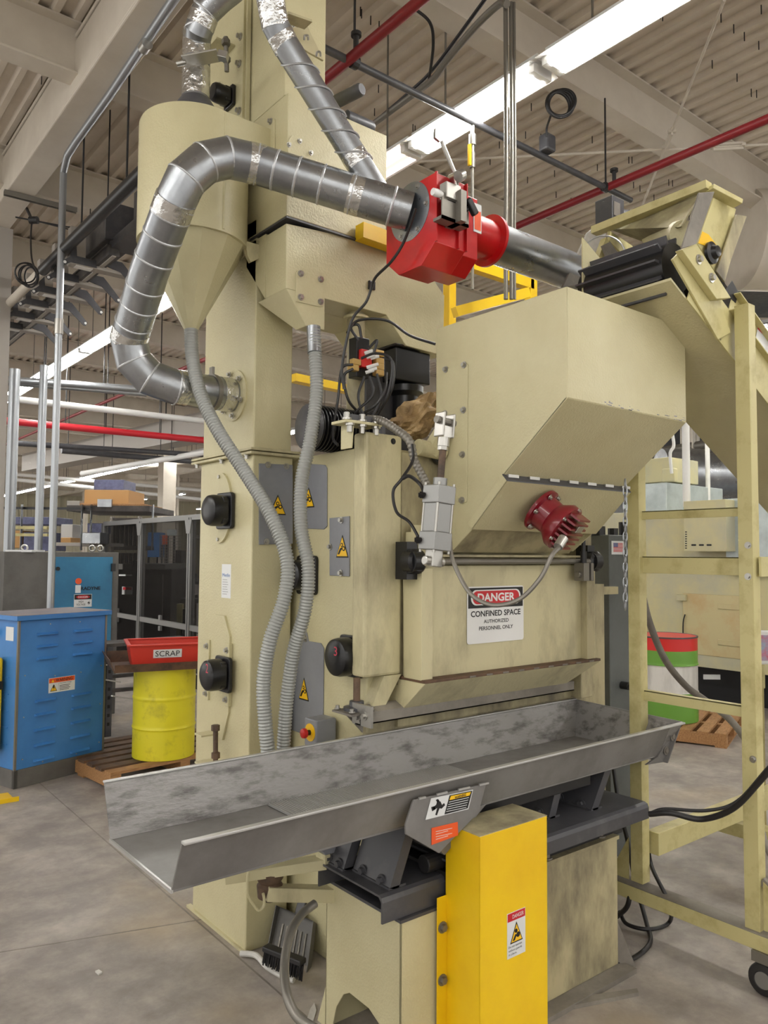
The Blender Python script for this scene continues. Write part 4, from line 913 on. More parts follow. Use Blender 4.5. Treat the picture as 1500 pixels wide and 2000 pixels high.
# flap
fl_b = at(917, 1023, X=HX); fd = V((0, fl_b.y-hg.y, fl_b.z-hg.z)); L_ = fd.length; fd.normalize(); fn = V((0, fd.z, -fd.y)); fn = fn if fn.y < 0 else -fn
o = V((HX-.012, hg.y, hg.z))
mb = MB(); mb.prism([o+fn*.035, o+fn*.035+fd*L_, o+fn*.03+fd*L_, o+fn*.03], (Xr-HX+.024, 0, 0))
for X in (HX-.012, Xr+.008): mb.prism([V((X, o.y, o.z))+fn*.035, V((X, o.y, o.z))+fn*.035+fd*L_, V((X, o.y, o.z))-fn*.0+fd*(L_-.0), V((X, o.y, o.z))-fn*.005], (.005, 0, 0))
fp = mb.build('discharge_flap', 'cream', H_, bevel=.002)
mb = MB(); mb.prism([o+fn*.036, o+fn*.0, o+fn*.0+V((0, 0, .004)), o+fn*.036+V((0, 0, .004))], (Xr-HX+.024, 0, 0)); mb.build('hinge_strip', 'charcoal', fp)
for i in range(7):
    mb = MB(); X = HX+.02+i*.125; mb.bar(o+V((X-HX, 0, .006))+fn*.012, o+V((X-HX+.06, 0, .006))+fn*.012, .014, .012); mb.build('hinge_knuckle', 'zinc', fp)
# access plate on left side
pp = plate(H_, [at(x, y, X=HX) for x, y in ((868, 722), (910, 708), (915, 712), (913, 980), (905, 984), (893, 980), (868, 960))], NX, 'cream', .004, 'access_plate', [at(x, y, X=HX) for x, y in ((872, 722), (908, 713), (871, 808), (907, 801), (905, 888), (904, 977))])
# scratches of blue paint on the front bottom edge
mb = MB(); random.seed(5)
for i in range(26):
    f = random.random(); x = HX+(Xr-HX)*(.25+.3*f if i % 2 else .72+.26*f); w1 = random.uniform(.004, .025); z0_ = Zm+random.uniform(.001, .018); mb.box(x, x+w1, Yf-.0004, Yf, z0_, z0_+random.uniform(.001, .003))
mb.build('paint_scrapes', 'blue_wrap', H_)
# ------------------------------------------------------------------ dark red vibrator motor on the flap
vc = o+V(((at(1090, 990, Y=hg.y).x-HX), 0, 0))+fd*(L_*.42)+fn*.036
vc = at(1062, 1000, Y=(o+fd*L_*.3+fn*.04).y)
Vm = thing('vibrator_motor', 'dark red finned vibrator motor bolted on the hopper flap', 'motor', vc)
ax = (fn*.75+V((.30, -.5, -.28))).normalized()
mb = MB(); mb.lathe(vc-ax*.02, [(.095, 0), (.095, .014), (.075, .02), (.072, .07), (.10, .11), (.10, .135), (.085, .14)], 36, ax); mb.build('housing', 'dark_red', Vm, True)
a1_ = ax.cross(UZ).normalized(); a2_ = a1_.cross(ax)
mb = MB()
for i in range(-3, 4):
    hh = .085*math.sqrt(max(0.1, 1-(i/4.2)**2)); c = vc+ax*.12+a2_*(i*.023)
    mb.prism([c-a1_*hh, c+a1_*hh, c+a1_*hh*.97+ax*.045, c-a1_*hh*.97+ax*.045], a2_*.008)
mb.build('cooling_fins', 'dark_red', Vm)
bolts(Vm, [vc+ax*.0+(a1_*math.cos(R(a))+a2_*math.sin(R(a)))*.084 for a in range(0, 360, 60)], ax, .007, .012)
bolts(Vm, [vc+ax*.115+(a1_*math.cos(R(a))+a2_*math.sin(R(a)))*.092 for a in range(30, 390, 60)], ax, .006, .012)
mb = MB(); mb.prism([vc+ax*.168+a1_*x+a2_*y for x, y in ((-.03, .02), (.03, .02), (.03, .05), (-.03, .05))], ax*.002); mb.build('rating_plate', 'zinc', Vm)
gl = at(1090, 1068, D=2.62)
mb = MB(); mb.cyl(gl+V((.03, 0, .03)), gl, .017, 12); mb.build('cable_gland', 'zinc', Vm, True)
t = wire([(1093, 1068, 2.62), (1078, 1085, 2.6), (1055, 1130, 2.6), (1015, 1170, 2.62), (965, 1182, 2.66), (925, 1165, 2.7), (900, 1130, 2.75), (882, 1085, 2.8), (878, 1040, 2.85)], .008)
tag(t.build('motor_cable', 'steel_dull', smooth=True), 'grey cable drooping across the danger sign from the dark red motor', 'cable')
# ------------------------------------------------------------------ pneumatic cylinder
cy = at(869, 830, D=2.84); cb = at(848, 1080, D=2.80)
K = thing('air_cylinder', 'silver pneumatic cylinder with rod clevis beside the hopper', 'cylinder', cb)
d = (cy-cb).normalized(); L_ = (cy-cb).length; s1 = d.cross(V((0, 1, 0))).normalized(); s2 = d.cross(s1)
def seg(f0, f1, w, name, mat, dep=None, bev=.003):
    mb = MB(); p0, p1 = cb+d*L_*f0, cb+d*L_*f1; h = w/2; e = (dep or w)/2
    mb.prism([p0+s1*h+s2*e, p0-s1*h+s2*e, p0-s1*h-s2*e, p0+s1*h-s2*e], p1-p0); return mb.build(name, mat, K, bevel=bev)
seg(.02, .16, .085, 'end_cap', 'alu'); seg(.38, .52, .085, 'head_cap', 'alu'); seg(.14, .4, .078, 'barrel', 'alu', bev=.012)
for e1_ in (-1, 1):
    for e2_ in (-1, 1):
        mb = MB(); q0_ = cb+d*L_*.0+s1*.036*e1_+s2*.036*e2_; mb.cyl(q0_, q0_+d*L_*.54, .005, 8); mb.build('tie_rod', 'zinc', K, True)
mb = MB(); mb.cyl(cb+d*L_*.52, cb+d*L_*.58, .026); mb.build('gland', 'alu', K, True)
mb = MB(); mb.cyl(cb+d*L_*.58, cb+d*L_*.84, .013); mb.build('piston_rod', 'rusty', K, True)
mb = MB(); mb.cyl(cb+d*L_*.80, cb+d*L_*.83, .02, 6); mb.cyl(cb+d*L_*.83, cb+d*L_*.9, .022, 14); mb.build('lock_nut', 'zinc', K)
for sg_ in (-1, 1):
    mb = MB(); p0 = cb+d*L_*.9+s2*.0+s1*.02*sg_; mb.prism([p0+s2*.025, p0-s2*.025, p0-s2*.025+d*.09, p0+s2*.025+d*.09], s1*.01*sg_); mb.build('clevis_plate', 'zinc', K, bevel=.004)
c = cb+d*(L_*.9+.06); mb = MB(); mb.cyl(c-s1*.045, c+s1*.045, .014, 12); mb.build('clevis_pin', 'steel_dull', K)
mb = MB(); mb.bar(cb-d*.05, cb+d*.02, .05, .045); mb.cyl(cb-d*.03-s1*.045, cb-d*.03+s1*.045, .018, 12); mb.build('eye', 'zinc', K, bevel=.004)
for q in (.1, .45):
    mb = MB(); p0 = cb+d*L_*q-RT*.04; mb.cyl(p0, p0-RT*.035, .009, 8); mb.cyl(p0-RT*.02, p0-RT*.03, .014, 6); mb.build('port_fitting', 'black', K)
c = at(806, 1068, Y=2.42); mb = MB(); mb.box(c.x-.02, c.x+.09, 2.40, 2.41, c.z-.09, c.z+.09); mb.box(c.x-.03, c.x-.022, 2.35, 2.43, c.z-.05, c.z+.06)
bk = tag(mb.build('cylinder_bracket', 'cream_dirty', bevel=.002), 'cream bracket plate behind the foot of the air cylinder', 'bracket')
bolts(bk, [(c.x-.0, 2.40, c.z-.06), (c.x-.0, 2.40, c.z+.04)], NY, .01, .012, 'black')
c = at(856, 885, Y=2.43); mb = MB(); mb.lathe(c, [(.05, 0), (.05, .02), (.025, .03)], 20, NY); tag(mb.build('flange_bearing', 'black', smooth=True), 'small black bearing behind the air cylinder rod', 'bearing')
# ------------------------------------------------------------------ vibrating trough
T = thing('vibrating_trough', 'long grey open vibrating trough running in front of the blast cabinet', 'conveyor trough', (2.0, 2.15, .83))
xl, xr = .862, 3.10
nb, nt_, fb, ft = (1.945, .832), (1.888, .966), (2.385, .832), (2.452, .985)
th = .007
Lx = V((xr-xl, 0, 0))
def wall(a, b_, name, mat, out, x0=xl, L=Lx):
    mb = MB(); mb.prism([(x0, a[0], a[1]), (x0, b_[0], b_[1]), (x0, b_[0]+out[0], b_[1]+out[1]), (x0, a[0]+out[0], a[1]+out[1])], L); return mb.build(name, mat, T, bevel=.0015)
wall(nb, nt_, 'near_wall', 'trough_grey', (-th, -.0)); wall(fb, ft, 'far_wall', 'trough_worn', (th, 0))
wall((1.94, .825), (2.39, .825), 'pan', 'trough_grey', (0, .007))
mb = MB(); mb.box(xl, xr+.1, 1.868, 1.889, .964, .972); mb.box(xl, xr+.1, 2.450, 2.468, .984, .991); mb.build('rim', 'trough_edge', T, bevel=.002)
mb = MB(); mb.box(xl-.002, xl+.004, 1.938, 2.392, .824, .834); mb.build('discharge_edge', 'trough_edge', T)
# right end: outward leaning end wall
mb = MB()
mb.prism([(xr, 1.94, .83), (xr, 2.39, .83), (xr+.1, 2.455, .985), (xr+.1, 1.886, .966)], (.006, 0, 0))
mb.prism([(xr, 1.945, .832), (xr, 1.938, .832), (xr+.1, 1.881, .966), (xr+.1, 1.888, .966)], (0, 0, -.001))
mb.prism([(xr, 1.938, .832), (xr, 1.881, .966), (xr+.1, 1.881, .966)], (0, .007, 0)); mb.prism([(xr, 2.385, .832), (xr, 2.452, .985), (xr+.1, 2.455, .985)], (0, .007, 0))
mb.build('end_wall', 'trough_worn', T)
mb = MB(); mb.prism([(xr+.1, 1.90, .97), (xr+.02, 1.93, .80), (xr-.08, 1.95, .80), (xr-.02, 1.93, .83)], (0, .008, 0)); mb.prism([(xr+.10, 1.885, .972), (xr+.02, 1.91, .80), (xr+.02, 2.38, .80), (xr+.10, 2.46, .985)], (.006, 0, 0)); eg = mb.build('end_gusset', 'trough_grey', T)
bolts(eg, [(xr+.06, 1.905, .91), (xr+.03, 1.92, .85)], NY, .012, .006, 'dusty_steel')
# perforated drain screen set into the pan
p1, p2, p3, p4_ = [at(x, y, Z=.835) for x, y in ((480, 1552), (565, 1592), (925, 1507), (800, 1478))]
x1, x2 = (p1.x+p2.x)/2, (p3.x+p4_.x)/2
mb = MB(); nbar = 84
for i in range(nbar):
    x = x1+(x2-x1)*i/nbar; mb.box(x, x+(x2-x1)/nbar*.5, 1.96, 2.372, .834, .842)
sc_ = mb.build('wedge_wire_screen', 'drum_white', T); sc_.data.materials[0] = M['bar_grey']
mb = MB(); mb.box(x1, x2, 1.96, 2.372, .8322, .8338); mb.build('screen_slots', 'slot_dark', T)
# hopper shaped side plate with labels
SYp = 1.876
mb = MB(); mb.prism([at(x, y, Y=SYp) for x, y in ((808, 1563), (950, 1531), (936, 1586), (858, 1667), (793, 1630), (792, 1612))], (0, .008, 0)); mb.prism([(1.68, 1.935, .83), (2.02, 1.935, .83), (1.82, 1.935, .70), (1.82, 2.30, .70), (1.68, 2.30, .83)][:3], (0, .40, 0))
sp = mb.build('drain_hopper', 'trough_grey', T, bevel=.002)
mb = MB()
for a, b_ in ((818, 831), (853, 873), (895, 917), (936, 954)):
    mb.bar(at(a, 1562-(a-808)*.225, Y=SYp-.003), at(b_, 1562-(b_-808)*.225, Y=SYp-.003), .006, .006)
mb.build('stitch_welds', 'trough_edge', sp)
def quadlabel(name, mat, par, px, yy, off=.0015, t=.001):
    P = [at(x, y, Y=yy) for x, y in px]; P = [V((p.x, yy-off, p.z)) for p in P]; mb = MB(); mb.prism(P, (0, -t, 0)); return mb.build(name, mat, par)
wl = quadlabel('warning_label', 'label_white', sp, ((841, 1559), (923, 1542), (914, 1580), (830, 1601)), SYp); wl['label'] = 'black and white warning label with a falling figure'
quadlabel('text_panel', 'ink', wl, ((877, 1553), (921, 1544), (912, 1578), (867, 1590)), SYp, .0028)
quadlabel('yellow_strip', 'label_yellow', wl, ((879, 1554), (918, 1546), (915, 1553), (876, 1562)), SYp, .004)
c = at(897, 1554, Y=SYp); c.y = SYp
lettering('WARNING', 'ink', wl, c, (V((1, 0, .02)).normalized(), UZ, NY), 0, 0, .052, .009, .0062, bold=.01)
mb = MB(); fig = [[(853, 1563), (859, 1565), (862, 1572), (866, 1568), (868, 1572), (861, 1579), (857, 1578), (852, 1592), (849, 1591), (853, 1577), (846, 1582), (844, 1577), (851, 1571)], [(850, 1562), (854, 1560), (857, 1563), (853, 1567)], [(841, 1576), (847, 1574), (849, 1580), (843, 1584)]]
for f in fig: mb.prism([V((q.x, SYp-.0028, q.z)) for q in [at(x, y, Y=SYp) for x, y in f]], (0, -.0008, 0))
mb.build('figure_symbol', 'ink', wl)
mb = MB()
for i in range(5):
    f = i*.17+.3; a = at(875-i*1.3, 1566+i*4.6, Y=SYp); b_ = at(914-i*1.3, 1557+i*4.8, Y=SYp); a.y = b_.y = SYp-.0044; mb.bar(a, b_, .0006, .0018)
mb.build('print_lines', 'label_white', wl)
rl = quadlabel('rating_plate', 'orange', sp, ((842, 1617), (893, 1605), (894, 1631), (842, 1650)), SYp); rl['label'] = 'orange-red rating plate'
mb = MB()
for i in range(4):
    a = at(850, 1624+i*5, Y=SYp); b_ = at(882-(i%2)*8, 1617+i*5, Y=SYp); a.y = b_.y = SYp-.0028; mb.bar(a, b_, .0006, .0015)
mb.build('print_lines', 'label_white', rl)
# ------------------------------------------------------------------ pedestals, springs, channel
P_ = thing('trough_pedestal', 'cream steel pedestal box under the left half of the trough', 'pedestal', (1.75, 2.15, 0))
px0, px1, py0, py1, pz = 1.656, 1.92, 1.966, 2.385, .515
mb = MB(); s = .004
out = [(py0, 0), (py0, pz), (py1, pz), (py1, 0.0), (2.347, 0), (2.318, .10), (2.275, .16), (2.24, .18), (2.13, .177), (2.075, .152), (2.03, .08), (2.01, 0)]
prevz = mb.prism([(px0, y, z) for y, z in out], (.006, 0, 0))
mb.box(px0, px1, py0, py0+.006, 0, pz); mb.box(px0, px1, py1-.006, py1, 0, pz); mb.box(px1-.006, px1, py0, py1, 0, pz)
mb.build('box', 'cream', P_, bevel=.002)
mb = MB(); mb.prism([(px0, py1, 0), (px0, py1+.05, 0), (px0, py1, .14)], (.008, 0, 0)); mb.build('foot_gusset', 'cream', P_)
mb = MB(); mb.prism([(px0-.004, py0-.004, pz), (px1, py0-.004, pz), (px1, py1, pz), (px0-.004, py1, pz)], (0, 0, .01)); bp_ = mb.build('top_plate', 'charcoal', P_)
bolts(bp_, [(1.68, 2.0, pz+.01), (1.87, 1.99, pz+.01)], UZ, .013, .022, 'charcoal')
P2_ = thing('trough_pedestal', 'stained cream pedestal box right of the yellow guard', 'pedestal', (2.6, 2.15, 0))
mb = MB(); mb.box(2.22, 2.83, 1.966, 2.385, .02, .525); mb.build('box', 'cream_grime_shade', P2_, bevel=.004)
mb = MB(); mb.box(2.22, 2.835, 1.96, 2.39, .525, .54); b2_ = mb.build('top_plate', 'cream_grime_shade', P2_)
bolts(b2_, [(2.76, 2.0, .54), (2.40, 1.985, .54)], UZ, .014, .022, 'dusty_steel')
mb = MB(); mb.box(2.2, 2.86, 1.90, 2.4, 0, .02); mb.prism([(2.83, 1.97, .02), (2.90, 1.93, .0), (2.90, 1.95, .0), (2.83, 1.985, .22)], (.0, .01, 0)); mb.prism([(2.45, 1.90, .0), (2.72, 1.80, 0), (2.74, 1.82, 0), (2.50, 1.93, 0)], (0, 0, .015)); mb.build('floor_plate', 'dusty_steel', P2_)
mb = MB(); mb.cyl((2.236, 1.966, .26), (2.236, 1.94, .26), .04, 20); mb.build('hole_grommet', 'ink', P2_)
# spring base frame
G = thing('spring_base', 'dark grey spring base channel carrying the leaf springs of the trough', 'base', (2.1, 2.1, .54))
def channel(x0, x1, y0, y1, z0, z1, name):
    mb = MB(); t = .007; sec = [(y0, z0), (y0, z1-.02), (y0+.006, z1-.006), (y0+.02, z1), (y1-.02, z1), (y1-.006, z1-.006), (y1, z1-.02), (y1, z0), (y1-t, z0), (y1-t, z1-.02), (y1-.02, z1-t), (y0+.02, z1-t), (y0+t, z1-.02), (y0+t, z0)]
    mb.prism([(x0, y, z) for y, z in sec], (x1-x0, 0, 0)); return mb.build(name, 'charcoal', G)
channel(1.587, 1.86, 1.975, 2.34, .527, .612, 'left_channel'); channel(1.86, 2.96, 1.90, 2.28, .60, .665, 'main_tray')
mb = MB(); mb.box(1.9, 2.9, 1.99, 2.3, .53, .60); mb.build('spacer', 'dark_rubber', G)
def leaf(xlo, zlo, xhi, zhi, y0, y1, lab):
    mb = MB(); d = V((xhi-xlo, 0, zhi-zlo)).normalized(); n = V((-d.z, 0, d.x))
    a = V((xlo, y0, zlo)); b_ = V((xhi, y0, zhi)); mb.prism([a, b_, b_+n*.008, a+n*.008], (0, y1-y0, 0))
    mb.prism([a, b_, b_-n*.03, a-n*.03], (0, .005, 0)); mb.prism([a+V((0, y1-y0, 0)), b_+V((0, y1-y0, 0)), b_-n*.03+V((0, y1-y0, 0)), a-n*.03+V((0, y1-y0, 0))], (0, -.005, 0))
    mb.box(xlo-.012, xlo+.06, y0, y1, zlo-.004, zlo+.004); o = mb.build('leaf_bracket', 'charcoal', G)
    bolts(o, [V((xlo-.0, y0+f*(y1-y0), zlo+.012)) for f in (.25, .75)], NX, .012, .018, 'charcoal')
a, b_ = at(765, 1735, Y=2.0), at(797, 1630, Y=2.0)
leaf(a.x, .615, b_.x+.02, .83, 2.0, 2.2, ''); leaf(a.x-.03, .615, b_.x-.01, .83, 2.215, 2.34, '')
a, b_ = at(1158, 1600, Y=1.98), at(1185, 1505, Y=1.98)
leaf(a.x, .668, b_.x+.01, .83, 1.98, 2.2, ''); a, b_ = at(1090, 1580, Y=1.98), at(1108, 1520, Y=1.98); leaf(a.x, .668, b_.x+.01, .83, 2.02, 2.22, '')
mb = MB(); mb.box(2.02, 2.7, 2.0, 2.25, .76, .825); mb.cyl((1.92, 2.1, .70), (1.92, 2.3, .70), .07, 20); mb.cyl((1.8, 2.02, .65), (2.1, 2.02, .65), .03); mb.build('exciter_drive', 'dark_rubber', G, bevel=.004)
mb = MB(); mb.box(2.62, 3.08, 2.05, 2.3, .80, .822); a = at(1195, 1500, Y=2.1); mb.bar((a.x, 2.05, .79), (a.x, 2.3, .80), .05, .03); mb.build('cross_member', 'charcoal', G)
# yellow guard
U = thing('yellow_guard', 'tall yellow sheet metal guard between the two trough pedestals', 'guard', (2.0, 1.85, 0))
mb = MB(); gx0, gx1 = 1.847, 2.18; mb.box(gx0, gx1, 1.80, 1.803, .0, .792); mb.box(gx0, gx0+.003, 1.8, 1.96, 0, .792); mb.box(gx1-.003, gx1, 1.8, 1.96, 0, .792); mb.box(gx0-.045, gx0, 1.952, 1.955, 0, .56)
mb.build('sheet_box', 'yellow', U, bevel=.003)
mb = MB(); mb.box(gx0, gx1, 1.80, 1.96, .792, .795); mb.build('dirty_top', 'cream_grime_shade', U)
bolts(U, [(gx0-.022, 1.952, .46), (gx0-.022, 1.952, .29)], NY, .012, .014, 'steel_dull')
c = at(1008, 1822, Y=1.80); ul = sheet('danger_label', 'label_white', U, c, YF, [rect(-.045, -.073, .045, .073)], .0008, .0005)
sheet('red_header', 'ink_red', ul, c, YF, [rect(-.043, .045, .043, .071)], .0006, .0014); lettering('DANGER', 'label_white', ul, c, YF, .008, .058, .056, .013, .0022, bold=.01)
sheet('warning_triangle', 'ink', ul, c, YF, [tri(0, .005, .062, .066)], .0006, .0014); sheet('triangle_field', 'label_yellow', ul, c, YF, [tri(0, .003, .052, .054)], .0005, .0021)
sheet('gear_symbol', 'ink', ul, c, YF, [ngon(-.003, .009, .007, .007, 10), ngon(.007, -.005, .009, .009, 10), [(-.02, -.02), (-.01, -.02), (.0, -.005), (-.006, 0)]], .0005, .0027)
for i, s in enumerate(('Do not operate', 'without guards', 'in place.')): lettering(s, 'ink', ul, c, YF, -.006+(-.012 if i == 2 else 0), -.038-.012*i, .066 if i < 2 else .04, .009, .0016, bold=.008)
# ------------------------------------------------------------------ swing arm, hook, dustpan, hose on the floor
t = thing('swing_arm', 'cream square tube arm with cloth wrapped swivel under the trough', 'arm', (1.4, 2.4, .55))
mb = MB(); mb.bar(at(520, 1743, Y=2.42), at(652, 1746, Y=2.36), .05, .048); mb.build('lower_arm', 'cream_dirty', t, bevel=.003)
mb = MB(); mb.bar(at(440, 1712, Y=2.5), at(636, 1683, Y=2.33), .06, .035); mb.prism([at(x, y, Y=2.30) for x, y in ((635, 1671), (706, 1652), (706, 1675), (635, 1690))], (0, .06, 0)); ua = mb.build('upper_arm', 'cream', t, bevel=.002)
mb = MB(); mb.prism([at(x, y, Y=2.29) for x, y in ((622, 1657), (700, 1634), (703, 1652), (636, 1671))], (0, .07, 0)); mb.build('sensor_box', 'panel_grey', t, bevel=.003)
mb = MB(); c = at(527, 1722, Y=2.44); mb.lathe(c, [(.02, -.065), (.042, -.05), (.046, -.01), (.038, 0), (.048, .015), (.05, .035), (.03, .045)], 20); mb.build('swivel_wrap', 'rusty', t, True)
mb = MB(); c = at(508, 1760, Y=2.4); pts = [at(x, y, Y=2.40) for x, y in ((514, 1745), (516, 1757), (515, 1770), (505, 1778), (494, 1765), (484, 1745), (484, 1710), (490, 1690))]
mb.tube(pts, .005, 8, 4); tag(mb.build('ring_hook', 'cream', smooth=True), 'cream wire loop hooked under the swing arm', 'hook')
t = thing('dustpan', 'dark grey plastic dustpan standing against the pedestal', 'dustpan', (1.72, 2.6, 0))
Q = [at(x, y, D=d) for x, y, d in ((545, 1772, 3.42), (617, 1803, 3.32), (603, 1917, 3.17), (520, 1884, 3.28))]
n_ = (Q[1]-Q[0]).cross(Q[3]-Q[0]).normalized(); n_ = n_ if n_.dot(FWD) < 0 else -n_
mb = MB(); mb.prism(Q, -n_*.008)
for a, b_ in ((0, 1), (1, 2), (0, 3)): mb.prism([Q[a], Q[b_], Q[b_]+n_*(.035 if b_ != 3 else .02), Q[a]+n_*.035], (Q[2]-Q[3]).normalized()*.004)
mb.build('pan', 'grey_paint', t, bevel=.003)
mb = MB()
for i in range(6):
    f = .2+.12*i; a = Q[0].lerp(Q[1], f)+(Q[3].lerp(Q[2], f)-Q[0].lerp(Q[1], f))*.25; b_ = Q[0].lerp(Q[1], f)+(Q[3].lerp(Q[2], f)-Q[0].lerp(Q[1], f))*.85; mb.cyl(a+n_*.002, b_+n_*.002, .006, 6)
mb.build('ribs', 'steel_dull', t)
mb = MB(); mb.bar(Q[0].lerp(Q[1], .55), at(592, 1755, D=3.4), .04, .02); mb.build('handle', 'charcoal', t, bevel=.004)
t = thing('hand_brush', 'black bristle hand brush clipped in the dustpan', 'brush', at(540, 1885, D=2.75))
A_, B_ = at(517, 1856, D=3.14), at(592, 1886, D=3.03); dn = V((0, 0, -1))
mb = MB(); random.seed(9)
for i in range(34):
    for j in range(3):
        a = A_.lerp(B_, i/33)+FWD*(j*.012-.0)+V((random.uniform(-.002, .002),)*3); mb.bar(a, a+(UP*-.058+RT*-.008)+V((random.uniform(-.004, .004), random.uniform(-.004, .004), 0)), .004, .004)
mb.build('bristles', 'black', t)
mb = MB(); mb.bar(A_+UP*.006+FWD*.012, B_+UP*.006+FWD*.012, .04, .022); mb.build('block', 'dark_rubber', t, bevel=.005)
mb = MB(); pts = [at(470, 1862, Z=.015), at(500, 1866, Z=.02), at(522, 1888, Z=.02), at(555, 1908, Z=.02), at(574, 1914, Z=.02)]
mb.tube(pts, .012, 10, 4); tag(mb.build('squeegee_handle', 'drum_white', smooth=True), 'white handle lying on the floor at the foot of the tower', 'handle')
mb = MB(); mb.tube([at(x, y, D=d) for x, y, d in ((615, 1765, 2.55), (590, 1785, 2.5), (568, 1820, 2.4), (556, 1880, 2.3), (560, 1940, 2.2), (580, 1985, 2.15), (615, 2010, 2.12))], .014, 12, 8)
tag(mb.build('floor_hose', 'steel_dull', smooth=True), 'grey hose curving down to the floor left of the pedestal', 'hose')
mb = MB(); mb.prism([at(x, y, Z=.0) for x, y in ((606, 1972), (614, 1960), (618, 1975), (612, 1995), (598, 1996))], (0, 0, .004)); tag(mb.build('paper_tag', 'drum_white'), 'scrap of cream tape on the floor at the pedestal foot', 'tape')
mb = MB(); mb.prism([at(x, y, Z=0) for x, y in ((186, 1899), (193, 1896), (200, 1901), (193, 1905))], (0, 0, .006)); tag(mb.build('floor_debris', 'drum_white'), 'small pale chip lying on the open concrete floor', 'debris')

# ------------------------------------------------------------------ inclined conveyor with frame
Cv = thing('inclined_conveyor', 'cream inclined cleated conveyor dropping into the feed hopper from the right', 'conveyor', (3.1, 1.8, 0))
CX = 3.13
lp, rpst = 2.07, 1.55
def P3(x, y, Y): return at(x, y, Y=Y)
# legs
def leg(x, y, z0, z1, w=.06, name='leg'):
    mb = MB(); mb.box(x-.006, x+.0, y-w/2, y+w/2, z0, z1); mb.box(x, x+.05, y-w/2, y-w/2+.006, z0, z1); mb.box(x, x+.05, y+w/2-.006, y+w/2, z0, z1); return mb.build(name, 'frame_yellow', Cv, bevel=.001)
l1 = leg(CX, lp, .24, 2.5); l2 = leg(CX, rpst, .22, 2.74)
bolts(l2, [at(x, y, X=CX-.006) for x, y in ((1461, 1065), (1461, 1126), (1471, 1483))], NX, .009, .01)
for x, y in ((4.2, 2.07), (4.2, 1.55)): leg(x, y, .2, 1.9)
a = at(1473, 1400, X=3.6)
# base beam along Y and beams along X
zb0, zb1 = .165, .225
mb = MB(); mb.box(3.10, 3.19, .6, 2.22, zb0, zb1); mb.build('base_beam', 'frame_yellow', Cv, bevel=.003)
mb = MB(); mb.box(3.10, 3.19, .6, 2.22, zb1, zb1+.002); mb.build('dusty_top', 'dusty_steel', Cv)
for y in (2.03, 1.25):
    mb = MB(); mb.box(3.19, 5.0, y-.03, y+.03, .36 if y > 2 else .2, .46 if y > 2 else .27); mb.build('side_beam', 'frame_yellow', Cv, bevel=.003)
mb = MB(); mb.box(4.15, 4.25, .9, 2.3, .2, .27); mb.build('base_beam', 'frame_yellow', Cv)
mb = MB(); mb.prism([(3.135, 2.12, .235), (3.135, 2.22, .235), (3.135, 2.12, .42)], (.006, 0, 0)); mb.build('foot_gusset', 'frame_yellow', Cv)
mb = MB(); mb.prism([(3.135, 1.51, .235), (3.135, 1.25, .235), (3.135, 1.51, .42)], (.006, 0, 0)); mb.build('foot_gusset', 'frame_yellow', Cv)
mb = MB(); mb.bar((3.15, 1.52, .42), (3.15, 1.22, .22), .03, .02, (1, 0, 0)); mb.build('diagonal_brace', 'dusty_steel', Cv)
for z, hh, X in ((1.885, .038, 3.15), (1.66, .075, 3.15), (1.07, .045, 3.15)):
    mb = MB(); mb.box(X, X+.006, rpst+.0, lp, z-hh/2, z+hh/2); mb.box(X, X+.04, rpst, lp, z+hh/2-.005, z+hh/2); mb.build('cross_bar', 'frame_yellow', Cv, bevel=.001)
mb = MB(); mb.box(3.15, 5.0, 1.50, 1.51, 1.62, 1.70); mb.build('cross_bar', 'frame_yellow', Cv)
# caster
for yy, xx in ((1.34, 3.16), ):
    t_c = MB(); t_c.lathe((3.10, 1.50-.0, .06), [(.01, 0), (.03, .002), (.035, -.004), (.058, .0), (.062, .008), (.062, .03), (.058, .036), (.02, .04)], 32, (1, 0, 0)); ca = t_c.build('caster_wheel', 'dark_rubber', Cv, True)
    mb = MB(); mb.lathe((3.097, 1.50, .06), [(.032, 0), (.034, .004), (.012, .01)], 20, (1, 0, 0)); mb.build('hub', 'alu', ca, True)
    mb = MB(); mb.box(3.09, 3.15, 1.46, 1.54, .125, .165); mb.build('caster_fork', 'steel_dull', Cv)
# bed: side rails, underside pan
ya, ybk = 1.60, 2.02
ang = math.atan2(-.5, 1.0)
dv = V((1, 0, -.5)).normalized(); up_ = V((.5, 0, 1)).normalized()
h0 = P3(1403, 663, ya)      # lower edge of the near rail at its head
L = 3.2
hh_ = V((h0.x, 0, h0.z))
def railprism(mb, y, th, s0, s1, o0, o1):
    q = hh_+V((0, y, 0)); mb.prism([q+dv*s0+up_*o0, q+dv*s1+up_*o0, q+dv*s1+up_*o1, q+dv*s0+up_*o1], (0, th, 0))
mb = MB(); railprism(mb, ya, .006, -.26, L, 0, .17); railprism(mb, ya-.0, .006, .02, L, .17, .25); railprism(mb, ya-.03, .036, .02, L, .25, .256); railprism(mb, ya-.025, .03, .02, L, .165, .171)
nr = mb.build('near_rail', 'frame_yellow', Cv, bevel=.001)
mb = MB(); railprism(mb, ybk, .006, -.26, L, .05, .25); mb.build('far_rail', 'frame_yellow', Cv)
mb = MB(); pA = P3(1432, 662, ya+.01)
u0 = V((pA.x-.02, ya+.01, pA.z)); 
far = [at(x, y, Y=ybk) for x, y in ((1340, 822), (1435, 930), (1500, 1000))]
sl = (far[2]-far[0]).normalized(); e1 = far[0]-sl*.9; e2 = far[0]+sl*2.8
mb.prism([V((e1.x, ya+.01, e1.z)), V((e2.x, ya+.01, e2.z)), V((e2.x, ybk, e2.z)), V((e1.x, ybk, e1.z))], (0, 0, .01))
